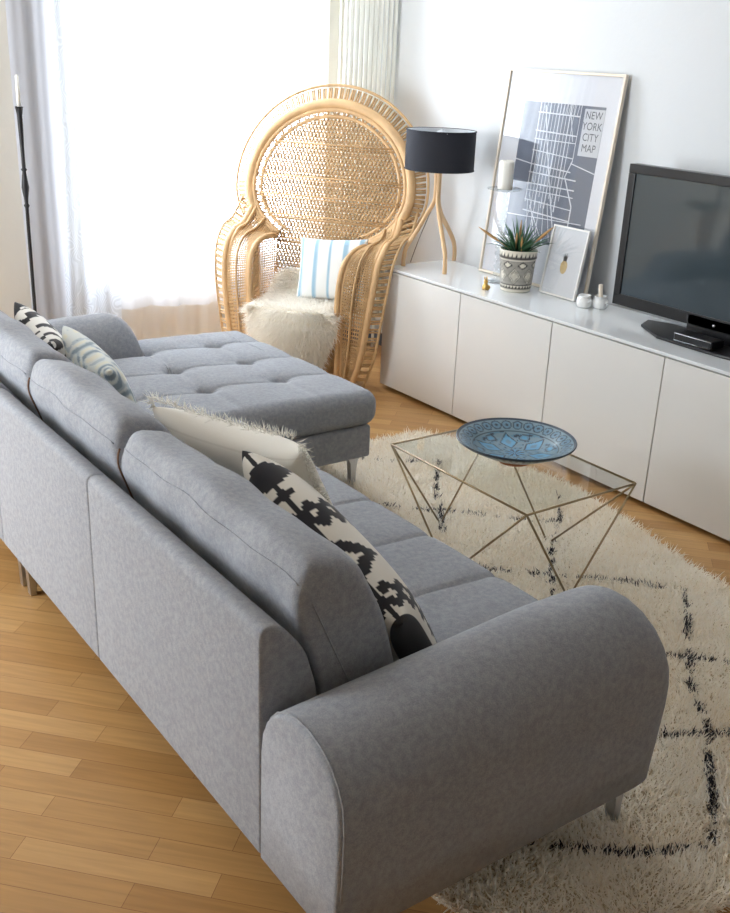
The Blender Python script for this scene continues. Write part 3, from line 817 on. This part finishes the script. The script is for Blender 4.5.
# arms
for s in (-1, 1):
    e0 = bk(s*.272, .335, .01); e1 = bk(s*.425, .50, .0)
    inner = smooth_path([e0, (s*.28, -.02, .715), (s*.27, -.18, .71), (s*.257, -.29, .665), (s*.248, -.335, .57), (s*.242, -.34, .42), (s*.245, -.33, .2), (s*.24, -.31, .0)], 6)
    outer = smooth_path([e1, (s*.435, -.02, .77), (s*.432, -.15, .745), (s*.424, -.25, .665), (s*.413, -.29, .53), (s*.395, -.30, .38), (s*.365, -.30, .18), (s*.31, -.28, .02)], 6)
    mid = [(a*.52+c*.48)+Vector((0, -.012, .01)) for a, c in zip(inner, outer)]
    b = MB(); b.tube(inner, .014, 8); b.tube([p+Vector((s*.02, .008, -.004)) for p in inner], .008, 6); b.build('arm_band', M['cane'], ch)
    b = MB(); b.tube(outer, .017, 8); b.tube([p+Vector((s*-.022, .006, .004)) for p in outer], .010, 6); b.build('arm_band', M['cane'], ch)
    b = MB(); b.tube(mid, .006, 6)
    nn = len(inner)
    for q in np.linspace(0, 1, 15)[1:-1]:
        b.tube([inner[i].lerp(outer[i], q) for i in range(0, nn, 2)], .0032, 4, cap=False)
    fine_i = smooth_path(inner[::3], 5); fine_o = smooth_path(outer[::3], 5); kk = min(len(fine_i), len(fine_o))
    for i in range(0, kk-1, 1):
        b.tube([fine_i[i], fine_i[i].lerp(fine_o[min(i+1, kk-1)], .5), fine_o[i]], .0036, 4, cap=False)
        b.tube([fine_i[i].lerp(fine_i[i+1], .5), fine_o[i].lerp(fine_o[i+1], .5)], .0036, 4, cap=False)
    b.build('arm_weave', M['cane_pale'], ch)
    # inside panel between arm front and back
    b = MB()
    for z in np.arange(.40, .70, .013):
        i = min(range(nn), key=lambda q: abs(inner[q].z-z) + (9 if inner[q].y > -.15 else 0)); f = inner[i]
        y_b = (z-ZS)*math.tan(TA); b.tube([f, (s*.30, -.1, z), (s*.265, y_b, z)], .0036, 4, cap=False)
    for y in np.linspace(-.32, .05, 21): b.tube([(s*.262+s*.03*(1-((y+.1)/.16)**2), y, .39), (s*.262+s*.03*(1-((y+.1)/.16)**2), y, .70-.08*max(0, (-y-.1)/.15)**2)], .0034, 4, cap=False)
    b.build('side_weave', M['cane_pale'], ch)
    # ruff outside the arm
    b = MB(); ro = []
    for i, p in enumerate(outer):
        t = i/(nn-1); ro.append(p+Vector((s*.078*(1-.25*t), .03, .035*(1-t)**2 - .0)))
    b.tube(ro, .0075, 6)
    cnt = 28; po_ = outer; 
    for q in range(cnt):
        f = 2+(nn-4)*q/cnt; i = int(f); t = f-i
        a0 = po_[i].lerp(po_[i+1], t); a1 = ro[i].lerp(ro[i+1], t); f2 = f+.42; i2 = int(f2); t2 = f2-i2
        b0 = po_[i2].lerp(po_[i2+1], t2) if i2 < nn-1 else po_[-1]; b1 = ro[i2].lerp(ro[i2+1], t2) if i2 < nn-1 else ro[-1]
        b.tube([a0, a1, b1, b0], .0055, 5, cap=False)
    b.build('arm_ruff', M['cane_pale'], ch)
# seat and base drum
sc = (0, -.15)
b = MB(); b.lathe([(.0, .37), (.20, .372), (.232, .375), (.245, .385), (.24, .395), (.22, .398), (.0, .40)], 48, (sc[0], sc[1]-.02, 0)); b.build('seat', M['cane'], ch)
b = MB()
def drum(z): t = z/.37; return .275-.10*math.sin(math.pi*t)*.55+(-.04)*t
for k_ in range(90):
    a = 2*math.pi*k_/90
    for sg in (1, -1):
        b.tube([(sc[0]+drum(z)*math.cos(a+sg*z*1.1), sc[1]-.02+drum(z)*.9*math.sin(a+sg*z*1.1), z) for z in np.linspace(.01, .37, 6)], .0028, 4, cap=False)
for z in np.arange(.02, .37, .016): b.tube([(sc[0]+drum(z)*math.cos(a), sc[1]-.02+drum(z)*.9*math.sin(a), z) for a in np.linspace(0, 2*math.pi, 41)[:-1]], .0028, 4, closed=True)
b.build('base_drum', M['cane_pale'], ch)
b = MB()
for z, r_ in ((.01, .012), (.2, .007), (.365, .010)): b.tube([(sc[0]+drum(z)*math.cos(a), sc[1]-.02+drum(z)*.9*math.sin(a), z+r_*(z < .1)) for a in np.linspace(0, 2*math.pi, 41)[:-1]], r_, 8, closed=True)
b.build('base_hoop', M['cane'], ch)

# sheepskin draped over the seat
fur = thing('sheepskin', 'fluffy cream sheepskin draped over the seat of the rattan chair', 'sheepskin', (CHX, CHY, .40), R(-TH))
def furs(a, t):   # a across -1..1, t 0 back .. 1 hanging front
    wdt = .215+.03*math.sin(t*5)+.02*math.sin(t*11+1)
    if t < .5: y = .02-.43*(t/.5); z = .018+.13*max(0, 1-t/.16)**1.5
    else:
        q = (t-.5)/.5; y = -.415-.035*math.sin(min(1, q*4)*math.pi/2); z = .018-.34*q
        if q < .15: z = .018-.04*(q/.15)**2
    x = a*wdt
    if t > .5: y += .10*a*a
    z -= .0+.05*max(0, abs(a)-.8)*4*(t < .5)
    return Vector((x, y, z))
b = MB(); P = [[furs(-1+2*i/24, j/30) for j in range(31)] for i in range(25)]; b.grid(P)
hide = b.build('hide', mat('sheep_hide', sr(246, 240, 226), .9), fur, solid=.008)
K = 34000; P = np.zeros((K, 3)); D = np.zeros((K, 3)); Lq = np.zeros(K)
for i in range(K):
    a = rng.uniform(-1.02, 1.02); t = rng.uniform(0, 1.0); p = furs(a, t); e_ = 1e-3
    nrm = (furs(a+e_, t)-p).cross(furs(a, t+e_)-p); nrm.normalize()
    if nrm.z < 0 and t < .5: nrm = -nrm
    if t >= .5 and nrm.y > 0: nrm = -nrm
    cl = .4*math.sin(a*7+t*9)
    P[i] = p; g = Vector((a*.9+cl*.5, -.5, -.25 if t < .5 else -1.1)); v = nrm*.75+g*.6
    D[i] = v+Vector(rng.normal(size=3)*.16); Lq[i] = rng.uniform(.025, .048)
C = np.array([sr(253, 250, 243)[:3]])*rng.uniform(.93, 1.03, (K, 1))
tufts('wool', P, D, Lq, rng.uniform(.002, .0034, K), C, M['fur'], fur, curl=rng.normal(size=(K, 3))*.25+np.array([0, -.05, -.25]))

# striped cushion on the chair
def stripes(u, v, s):
    q = (u*2.3+.5) % 1
    n_ = .0
    if .36+n_*.3 < q < .58: return sr(158, 190, 210)
    if .60 < q < .66: return sr(190, 210, 222)
    return sr(232, 234, 232)
rot = Matrix.Rotation(R(-TH), 3, 'Z')
cw = Vector((CHX, CHY, 0))+rot@Vector((.135, -.17, .435))
put_pillow('striped_cushion', 'small white cushion with light blue stripes on the rattan chair', .37, .33, .11, cw,
           rot@Vector((1, .10, .05)), rot@Vector((.27, .42, 1)), stripes, None, n=90)

# ------------------------------------------------------------------ table lamp
lp = thing('table_lamp', 'table lamp with a black drum shade and three bent wood legs', 'lamp', (3.385, 4.10, CH))
b = MB(); rr_ = .172
b.lathe([(rr_, .485), (rr_, .67)], 56); b.f = [f for f in b.f if len(f) == 4]; b.m = [0]*len(b.f)
b.lathe([(rr_-.004, .485), (rr_-.004, .67)], 56, mi=1); b.f = [f for f in b.f if len(f) == 4]; b.m = [0]*56+[1]*56
b.tube([(rr_*math.cos(a), rr_*math.sin(a), .67) for a in np.linspace(0, 2*math.pi, 57)[:-1]], .003, 6, closed=True)
b.tube([(rr_*math.cos(a), rr_*math.sin(a), .485) for a in np.linspace(0, 2*math.pi, 57)[:-1]], .003, 6, closed=True)
b.build('lamp_shade', [M['shade'], M['shade_in']], lp)
b = MB()
for k_ in range(3):
    a = k_*2.094; b.tube([(.01*math.cos(a), .01*math.sin(a), .60), (rr_*math.cos(a), rr_*math.sin(a), .665)], .002, 5)
b.tube([(0, 0, .42), (0, 0, .56)], .012, 10); b.tube([(0, 0, .56), (0, 0, .60)], .018, 12); b.build('socket', M['shade_in'], lp)
b = MB(); b.lathe([(.0, .60), (.022, .615), (.03, .64), (.022, .665), (.0, .675)], 20); b.build('bulb', M['shade_in'], lp)
for fx, fy in ((3.252, 4.176), (3.318, 3.925), (3.592, 4.178)):
    dx, dy = fx-3.385, fy-4.10; b = MB(); L_ = math.hypot(dx, dy); ux, uy = dx/L_, dy/L_
    pts = smooth_path([(ux*.012, uy*.012, .47), (ux*.010, uy*.010, .40), (ux*.014, uy*.014, .33), (ux*.05, uy*.05, .26), (ux*L_*.62, uy*L_*.62, .175), (ux*L_*.92, uy*L_*.92, .10), (ux*L_, uy*L_, .04), (ux*L_, uy*L_, .0)], 6)
    b.tube(pts, .0125, 10, flat=(1, .8)); b.build('leg', M['lampwood'], lp)
b = MB(); b.tube(smooth_path([(0, 0, .43), (-.02, .01, .30), (-.03, .03, .24), (-.06, .06, .12), (-.065, .10, .02), (-.05, .12, .004), (-.02, .16, .004)], 6), .0022, 5); b.build('power_cord', M['cord'], lp)

# ------------------------------------------------------------------ pictures
def leaning(name, label, W, H, xb, xt, ymid, mt, tz=.012, depth=.018, fw=.012):
    """frame leaning on the wall: local X runs towards -Y world (picture's right), local Z up the picture, local Y into the wall"""
    lean = math.asin((xt-xb)/H); t = thing(name, label, 'picture', (xb, ymid, CH+.001))
    t.rotation_euler = (-lean, 0, R(-90))
    t.rotation_mode = 'XYZ'
    f = MB(); f.box(-W/2, W/2, -depth, 0, 0, fw); f.box(-W/2, W/2, -depth, 0, H-fw, H); f.box(-W/2, -W/2+fw, -depth, 0, fw, H-fw); f.box(W/2-fw, W/2, -depth, 0, fw, H-fw)
    f.build('frame', mt, t, smooth=False, bevel=.0015)
    g = MB(); g.box(-W/2+fw*.7, W/2-fw*.7, -.0095, -.008, fw*.7, H-fw*.7); g.build('glass', M['pic_glass'], t, smooth=False)
    return t
big = leaning('framed_map_print', 'large framed city map print leaning against the wall behind the plant', .73, .972, 3.548, 3.645, 3.548, M['frame_pale'], fw=.012)
W_, H_ = .73, .972
b = MB(); b.box(-W_/2+.006, W_/2-.006, -.006, -.002, .006, H_-.006, 0)
mx0, mx1, mz0, mz1 = -.235, .278, .20, .832
b.box(mx0, mx1, -.0066, -.006, mz0, mz1, 1)
Ly = -.0072
def st(x0, z0, x1, z1, w_=.004, mi=2):
    x0, x1 = mx0+(mx1-mx0)*x0, mx0+(mx1-mx0)*x1; z0, z1 = mz0+(mz1-mz0)*z0, mz0+(mz1-mz0)*z1
    dx, dz = x1-x0, z1-z0; l = math.hypot(dx, dz); nx, nz = -dz/l*w_/2, dx/l*w_/2
    b.add([(x0+nx, Ly, z0+nz), (x1+nx, Ly, z1+nz), (x1-nx, Ly, z1-nz), (x0-nx, Ly, z0-nz)], [(0, 1, 2, 3)], mi)
rr0 = random.Random(4)
for k_ in range(11):
    x = .22+.042*k_; st(x, 1.0, x-.005, .28+.05*math.sin(k_*2), .0035 if k_ % 3 else .006)
for z in (.93, .80, .74, .66, .56, .50, .42, .37, .30, .22): st(.2, z, .72 if z > .5 else .8, z-.03*rr0.random(), .004 if rr0.random() > .4 else .006)
st(.28, .98, .36, .75, .006); st(.36, .75, .46, .5, .006); st(.46, .5, .62, .12, .006); st(.62, .12, .62, .02, .005)
for z0, x1, z1 in ((.30, .30, 0), (.33, .42, 0), (.26, .52, .0)): st(.2+x1*.15, z0, x1, z1, .004)
for a_ in range(5): st(.30+.05*a_, .3, .24+.09*a_, .02, .0035)
st(.72, 1, .72, .62, .004); st(.72, .62, .66, .5, .006); st(.66, .5, .80, .3, .007); st(.80, .3, .80, .08, .007); st(.80, .08, .74, .0, .006)
st(.70, .60, 1, .55, .005); st(0, .58, .2, .56, .005); st(.0, .17, .95, .19, .004); st(.64, .85, .68, .75, .004); st(.6, .95, .66, .8, .004)
for a_ in range(8): st(.44+.036*a_, 1, .43+.036*a_, .93, .003)
b.box(mx0+(mx1-mx0)*.765, mx1, -.0076, -.007, mz0+(mz1-mz0)*.66, mz1-.012, 3)
b.build('map_print', [mat('mat_board', sr(228, 230, 236), .8), mat('map_ink_hazed', sr(112, 119, 134), .8), mat('map_streets', sr(225, 228, 234), .8), mat('title_panel', sr(206, 209, 214), .8)], big, smooth=False)  # map ink lightened, haze over the print put into its colour
for i, wd in enumerate(('NEW', 'YORK', 'CITY', 'MAP')):
    cu = bpy.data.curves.new('title_lettering', 'FONT'); cu.body = wd; cu.size = .047; cu.align_x = 'CENTER'; cu.offset = .0; cu.space_character = 1.02
    o = bpy.data.objects.new('title_lettering', cu); COL.objects.link(o); o.parent = big; o.rotation_euler = (R(90), 0, 0)
    o.scale = (.92, 1, 1); o.location = (mx1-.062, -.0080, mz1-.054-.047*i); cu.materials.append(M['letter'])
    bpy.context.view_layer.update(); me = bpy.data.meshes.new_from_object(o.evaluated_get(bpy.context.evaluated_depsgraph_get())); o2 = bpy.data.objects.new('title_lettering', me); COL.objects.link(o2)
    o2.parent = big; o2.rotation_euler = o.rotation_euler; o2.scale = o.scale; o2.location = o.location; bpy.data.objects.remove(o)

sm = leaning('framed_pineapple_print', 'small white framed print of a gold pineapple beside the potted plant', .222, .315, 3.475, 3.53, 3.295, M['frame_white'], fw=.008, depth=.014)
b = MB(); b.box(-.105, .105, -.006, -.002, .006, .309, 0)
n = 28; V = [(0+.021*math.cos(2*math.pi*k_/n)*(1+.08*math.sin(2*math.pi*k_/n)), -.0066, .135+.031*math.sin(2*math.pi*k_/n)) for k_ in range(n)]; b.add(V, [tuple(range(n))], 1)
for dx, h in ((-.014, .026), (-.007, .034), (0, .028), (.007, .036), (.014, .028)):
    b.add([(-.006+dx*.3, -.0068, .163), (.006+dx*.3, -.0068, .163), (dx, -.0068, .165+h)], [(0, 1, 2)], 2)
b.build('pineapple_print', [mat('white_paper', sr(222, 225, 230), .8), mat('gold_ink', sr(205, 176, 118), .5), mat('dark_ink', sr(60, 60, 64), .8)], sm, smooth=False)

# ------------------------------------------------------------------ potted plant
pp = thing('potted_plant', 'green spiky plant in a patterned grey ceramic pot on the cabinet top', 'plant', (3.392, 3.492, CH))
prof = [(.062, 0), (.070, .003), (.071, .012), (.073, .02)]+[(.073+.010*t, .02+.13*t) for t in np.linspace(.05, 1, 26)]+[(.086, .152), (.0875, .158), (.086, .163), (.087, .172), (.087, .186), (.0885, .190), (.086, .194), (.080, .192), (.078, .17)]
b = MB(); b.lathe(prof, 200); pot = b.build('pot', M['attr'], pp)
def potc(p):
    a = math.atan2(p.y, p.x); z = p.z; G = sr(150, 146, 138); Wt = sr(222, 216, 200); K_ = sr(66, 62, 60)
    if z > .187: return Wt
    if z > .158:
        q = (a*26/(2*math.pi)) % 1; h = (z-.160)/.026
        return Wt if (h > .25 and math.hypot((q-.5)*2, (1-h)) < .85) else K_ if h < .95 else Wt
    if z > .150: return Wt
    if z < .014: return Wt
    if z < .020: return K_
    if z < .034:
        q = (a*30/(2*math.pi)) % 1; return Wt if abs(q-.5)*2 < (z-.02)/.014 else K_
    if z < .037: return K_
    q = ((a*7/(2*math.pi)+.25) % 1)-.5; dm = abs(q)*2*1.05+abs(z-.078)/.040
    if dm < .62: return Wt if (int(q*40)+int(z*300)) % 3 else G
    if dm < .74: return K_
    if dm < .88: return Wt
    if dm < 1.0: return K_
    q2 = ((a*7/(2*math.pi)+.75) % 1)-.5; d2 = abs(q2)*2+abs(z-.128)/.025
    if .5 < d2 < .75: return K_
    if d2 < .5: return Wt
    return G if math.sin(a*60)*math.sin(z*500) > -.3 else sr(172, 168, 158)
paint(pot, potc)
b = MB(); b.lathe([(.0, .176), (.079, .172)], 24); b.build('soil', M['soil'], pp)
def blade(b, base, d, L_, w_, droop, mi=0):
    d = Vector(d).normalized(); sd = d.cross(Vector((0, 0, 1))); sd = sd.normalized() if sd.length > .01 else Vector((1, 0, 0))
    rows = []
    for k_ in range(6):
        t = k_/5; p = Vector(base)+d*L_*t+Vector((0, 0, -droop*L_*t*t)); ww = w_*(1-t**2.2)*(.7+.6*t if t < .5 else 1)
        up = sd.cross(d)*ww*.3
        rows.append([p-sd*ww/2+up, p, p+sd*ww/2+up])
    b.grid(rows, mi)
r2 = random.Random(12)
for k_ in range(72):
    a = r2.uniform(0, 6.283); sp_ = r2.uniform(.1, 1.35); b = MB()
    blade(b, (.03*math.cos(a)*sp_, .03*math.sin(a)*sp_, .172), (math.cos(a)*sp_*.9, math.sin(a)*sp_*.9, r2.uniform(.7, 1.1)), r2.uniform(.10, .185), .012, .25*sp_)
    b.build('leaf', M['leaf'], pp, solid=.0012)
# buds; picture-left is roughly (-.8,+.6), picture-right (+.8,-.6)
for base, tip, r_ in (((-.03, .03, .19), (-.155, .118, .285), .007), ((.0, .0, .2), (.0, .0, .325), .006), ((-.02, -.04, .18), (-.04, -.055, .262), .006), ((.03, -.03, .2), (.12, -.09, .30), .007), ((-.02, .0, .19), (-.03, -.01, .27), .005)):
    b = MB(); p0 = Vector(base); p1 = Vector(tip)
    b.tube([p0, p0.lerp(p1, .35)], .002, 5)
    b.tube([p0.lerp(p1, t) for t in (.3, .45, .6, .75, .9, 1)], [.002, r_*.9, r_, r_*.85, r_*.5, .0008], 8)
    o = b.build('flower_bud', M['bud'], pp)

# ------------------------------------------------------------------ glass candlestick, candle, figurine, jars
cg = thing('glass_candlestick', 'tall clear twisted glass candlestick standing behind the potted plant', 'candlestick', (3.425, 3.657, CH))
b = MB(); pr = [(.0, .0), (.05, .0), (.052, .006), (.04, .012), (.016, .022)]
for k_ in range(12): z = .03+k_*.032; pr += [(.012, z), (.021, z+.010), (.021, z+.02), (.012, z+.03)]
pr += [(.014, .425), (.022, .432)]
b.lathe(pr, 28); b.build('stem', M['clear_glass'], cg)
b = MB(); b.lathe([(.0, .432), (.05, .433), (.08, .440), (.083, .444), (.08, .446), (.05, .440), (.0, .440)], 44); b.build('drip_dish', M['clear_glass'], cg)
cn = MB(); cn.lathe([(.0, .0), (.034, .0), (.035, .004), (.035, .122), (.030, .130), (.020, .124), (.0, .12)], 32)
cn.tube([(0, 0, .12), (.001, 0, .136)], .0012, 5)
o = cn.build('pillar_candle', M['wax']); o.location = (3.425, 3.657, CH+.4415); tag(o, 'white pillar candle standing on the clear glass candlestick', 'candle')

bn = MB(); bn.lathe([(.0, 0), (.014, .0), (.016, .010), (.014, .022), (.008, .029), (.009, .034), (.011, .041), (.008, .048), (.0, .051)], 20)
for s in (-1, 1): bn.tube([(s*.004, 0, .044), (s*.007, .002, .055), (s*.008, .004, .064)], [.003, .0035, .001], 8)
for s in (-1, 1): bn.tube([(s*.008, -.008, .002), (s*.012, -.013, .012), (s*.010, -.012, .022)], [.005, .006, .004], 8)
o = bn.build('rabbit_figurine', M['gold']); o.location = (3.262, 3.556, CH); tag(o, 'tiny gold rabbit figurine on the cabinet left of the plant', 'figurine')
for (x, y, lab) in ((3.432, 3.092, 'small white porcelain jar nearest the pineapple print'), (3.484, 3.044, 'small white porcelain jar holding a wooden stick beside the television')):
    b = MB(); b.lathe([(.0, 0), (.026, .0), (.033, .010), (.035, .026), (.031, .040), (.0245, .046), (.026, .052), (.029, .054), (.026, .055), (.022, .050), (.020, .03), (.0, .028)], 36)
    for s in (-1, 1): b.tube([(s*.0, s*.033, .03), (s*.0, s*.04, .036), (0, s*.036, .042)], .004, 6)
    o = b.build('porcelain_jar', M['porcelain'], bevel=0); o.location = (x, y, CH); tag(o, lab, 'jar', 'white porcelain jars')
b = MB(); b.tube([(0, 0, .0), (-.004, .006, .075)], .0095, 12); o = b.build('wooden_stick', M['frame_pale']); o.location = (3.484, 3.044, CH+.031); tag(o, 'short pale stick standing in the right white jar', 'stick')

# ------------------------------------------------------------------ television
tv = thing('television', 'black flat-screen television standing on the white cabinets', 'television', (3.42, 2.37, CH))
yL, yR, z0, z1 = .555, -.52, .055, .635
b = MB(); fw = .036
b.box(.0, .05, yR, yL, z0, z0+fw+.012); b.box(0, .05, yR, yL, z1-fw, z1); b.box(0, .05, yR, yR+fw, z0+fw, z1-fw); b.box(0, .05, yL-fw, yL, z0+fw, z1-fw); b.box(.05, .085, yR+.1, yL-.1, z0+.06, z1-.1)
b.box(.012, .05, yR+.02, yL-.02, z0+.03, z1-.02)
b.build('bezel', M['black'], tv, smooth=False, bevel=.003)
b = MB(); b.box(.006, .011, yR+fw, yL-fw, z0+fw+.012, z1-fw); b.build('screen', M['screen'], tv, smooth=False)
b = MB(); outl = [(.06, .40), (-.03, .36), (-.125, .20), (-.135, .05), (-.135, -.10), (-.125, -.24), (-.03, -.40), (.06, -.42), (.10, -.3), (.10, .3)]
n = len(outl); b.add([(x, y, .0) for x, y in outl]+[(x, y, .012) for x, y in outl], [tuple(range(n-1, -1, -1)), tuple(range(n, 2*n))]+[(i, (i+1) % n, n+(i+1) % n, n+i) for i in range(n)])
b.build('stand_base', M['black'], tv, smooth=False, bevel=.004)
b = MB(); b.box(.0, .05, -.12, .16, .012, .10); b.build('stand_neck', M['black'], tv, smooth=False, bevel=.004)
b = MB(); b.lathe([(.0, 0), (.006, .0), (.006, .003), (0, .004)], 16); b.v = [(-.001-z, y+.03, x+z0+.02) for x, y, z in b.v]; o = b.build('logo_badge', M['chrome'], tv); o['label'] = 'small round silver badge on the lower bezel'
# small set-top box in front of the stand
bx_ = thing('set_top_box', 'small black box with a pale outline in front of the television stand', 'media box', (3.325, 2.40, CH+.0125))
b = MB(); b.box(-.03, .05, -.09, .09, 0, .034); b.build('case', M['black'], bx_, smooth=False, bevel=.006)
b = MB(); z = [(-.031, -.085, .004), (-.031, .085, .004), (-.031, .085, .031), (-.031, -.085, .031)]; b.tube(z, .0016, 5, closed=True); b.build('edge_glint', M['chrome'], bx_)  # pale tube modelled in place of glossy reflections along the box edges

# ------------------------------------------------------------------ tall floor candlestick
fc = thing('floor_candlestick', 'tall thin black iron floor candlestick beside the pale curtain', 'candlestick', (1.527, 4.75, 0))
b = MB(); b.lathe([(.0, 0), (.10, 0), (.10, .008), (.05, .02), (.012, .05), (.008, .08), (.008, .94), (.013, .95), (.008, .96), (.010, .985), (.017, 1.03), (.011, 1.08), (.008, 1.10), (.014, 1.108), (.008, 1.115), (.0085, 1.2), (.011, 1.28), (.012, 1.34), (.018, 1.375), (.0, 1.37)], 20)
b.build('stand', M['iron'], fc)
b = MB(); b.lathe([(.0, 1.37), (.009, 1.37), (.008, 1.50), (.003, 1.507), (.0, 1.507)], 16); cd = b.build('taper_candle', M['wax']); cd.location = (1.527, 4.75, 0)
tag(cd, 'thin white taper candle in the tall black iron candlestick', 'candle')

# ------------------------------------------------------------------ palm by the side window (seen in the television's reflection)
pl = thing('potted_palm', 'tall potted palm in the far left corner, mirrored in the television screen', 'plant', (.25, 4.85, 0))
b = MB(); b.lathe([(.0, 0), (.13, 0), (.14, .02), (.18, .32), (.185, .34), (.17, .34), (.165, .30), (.0, .30)], 32); b.build('pot', M['porcelain'], pl)
b = MB(); b.tube(smooth_path([(0, 0, .3), (.03, .01, .6), (.0, .03, .95)], 5), .03, 8); b.build('trunk', M['bud'], pl)
b = MB(); b.tube(smooth_path([(0.02, 0, .3), (-.05, -.02, .7), (-.12, -.03, 1.25)], 5), .022, 8); b.build('trunk', M['bud'], pl)
r3 = random.Random(5)
for k_ in range(34):
    c = Vector((0, .03, .95)) if k_ % 2 else Vector((-.12, -.03, 1.25)); a = r3.uniform(0, 6.283); b = MB()
    blade(b, c, (math.cos(a), math.sin(a)*.7, r3.uniform(.2, 1.3)), r3.uniform(.3, .5), .045, r3.uniform(.3, .9)); b.build('leaf', M['leaf'], pl, solid=.001)
pl.scale = (.8, .8, .70)
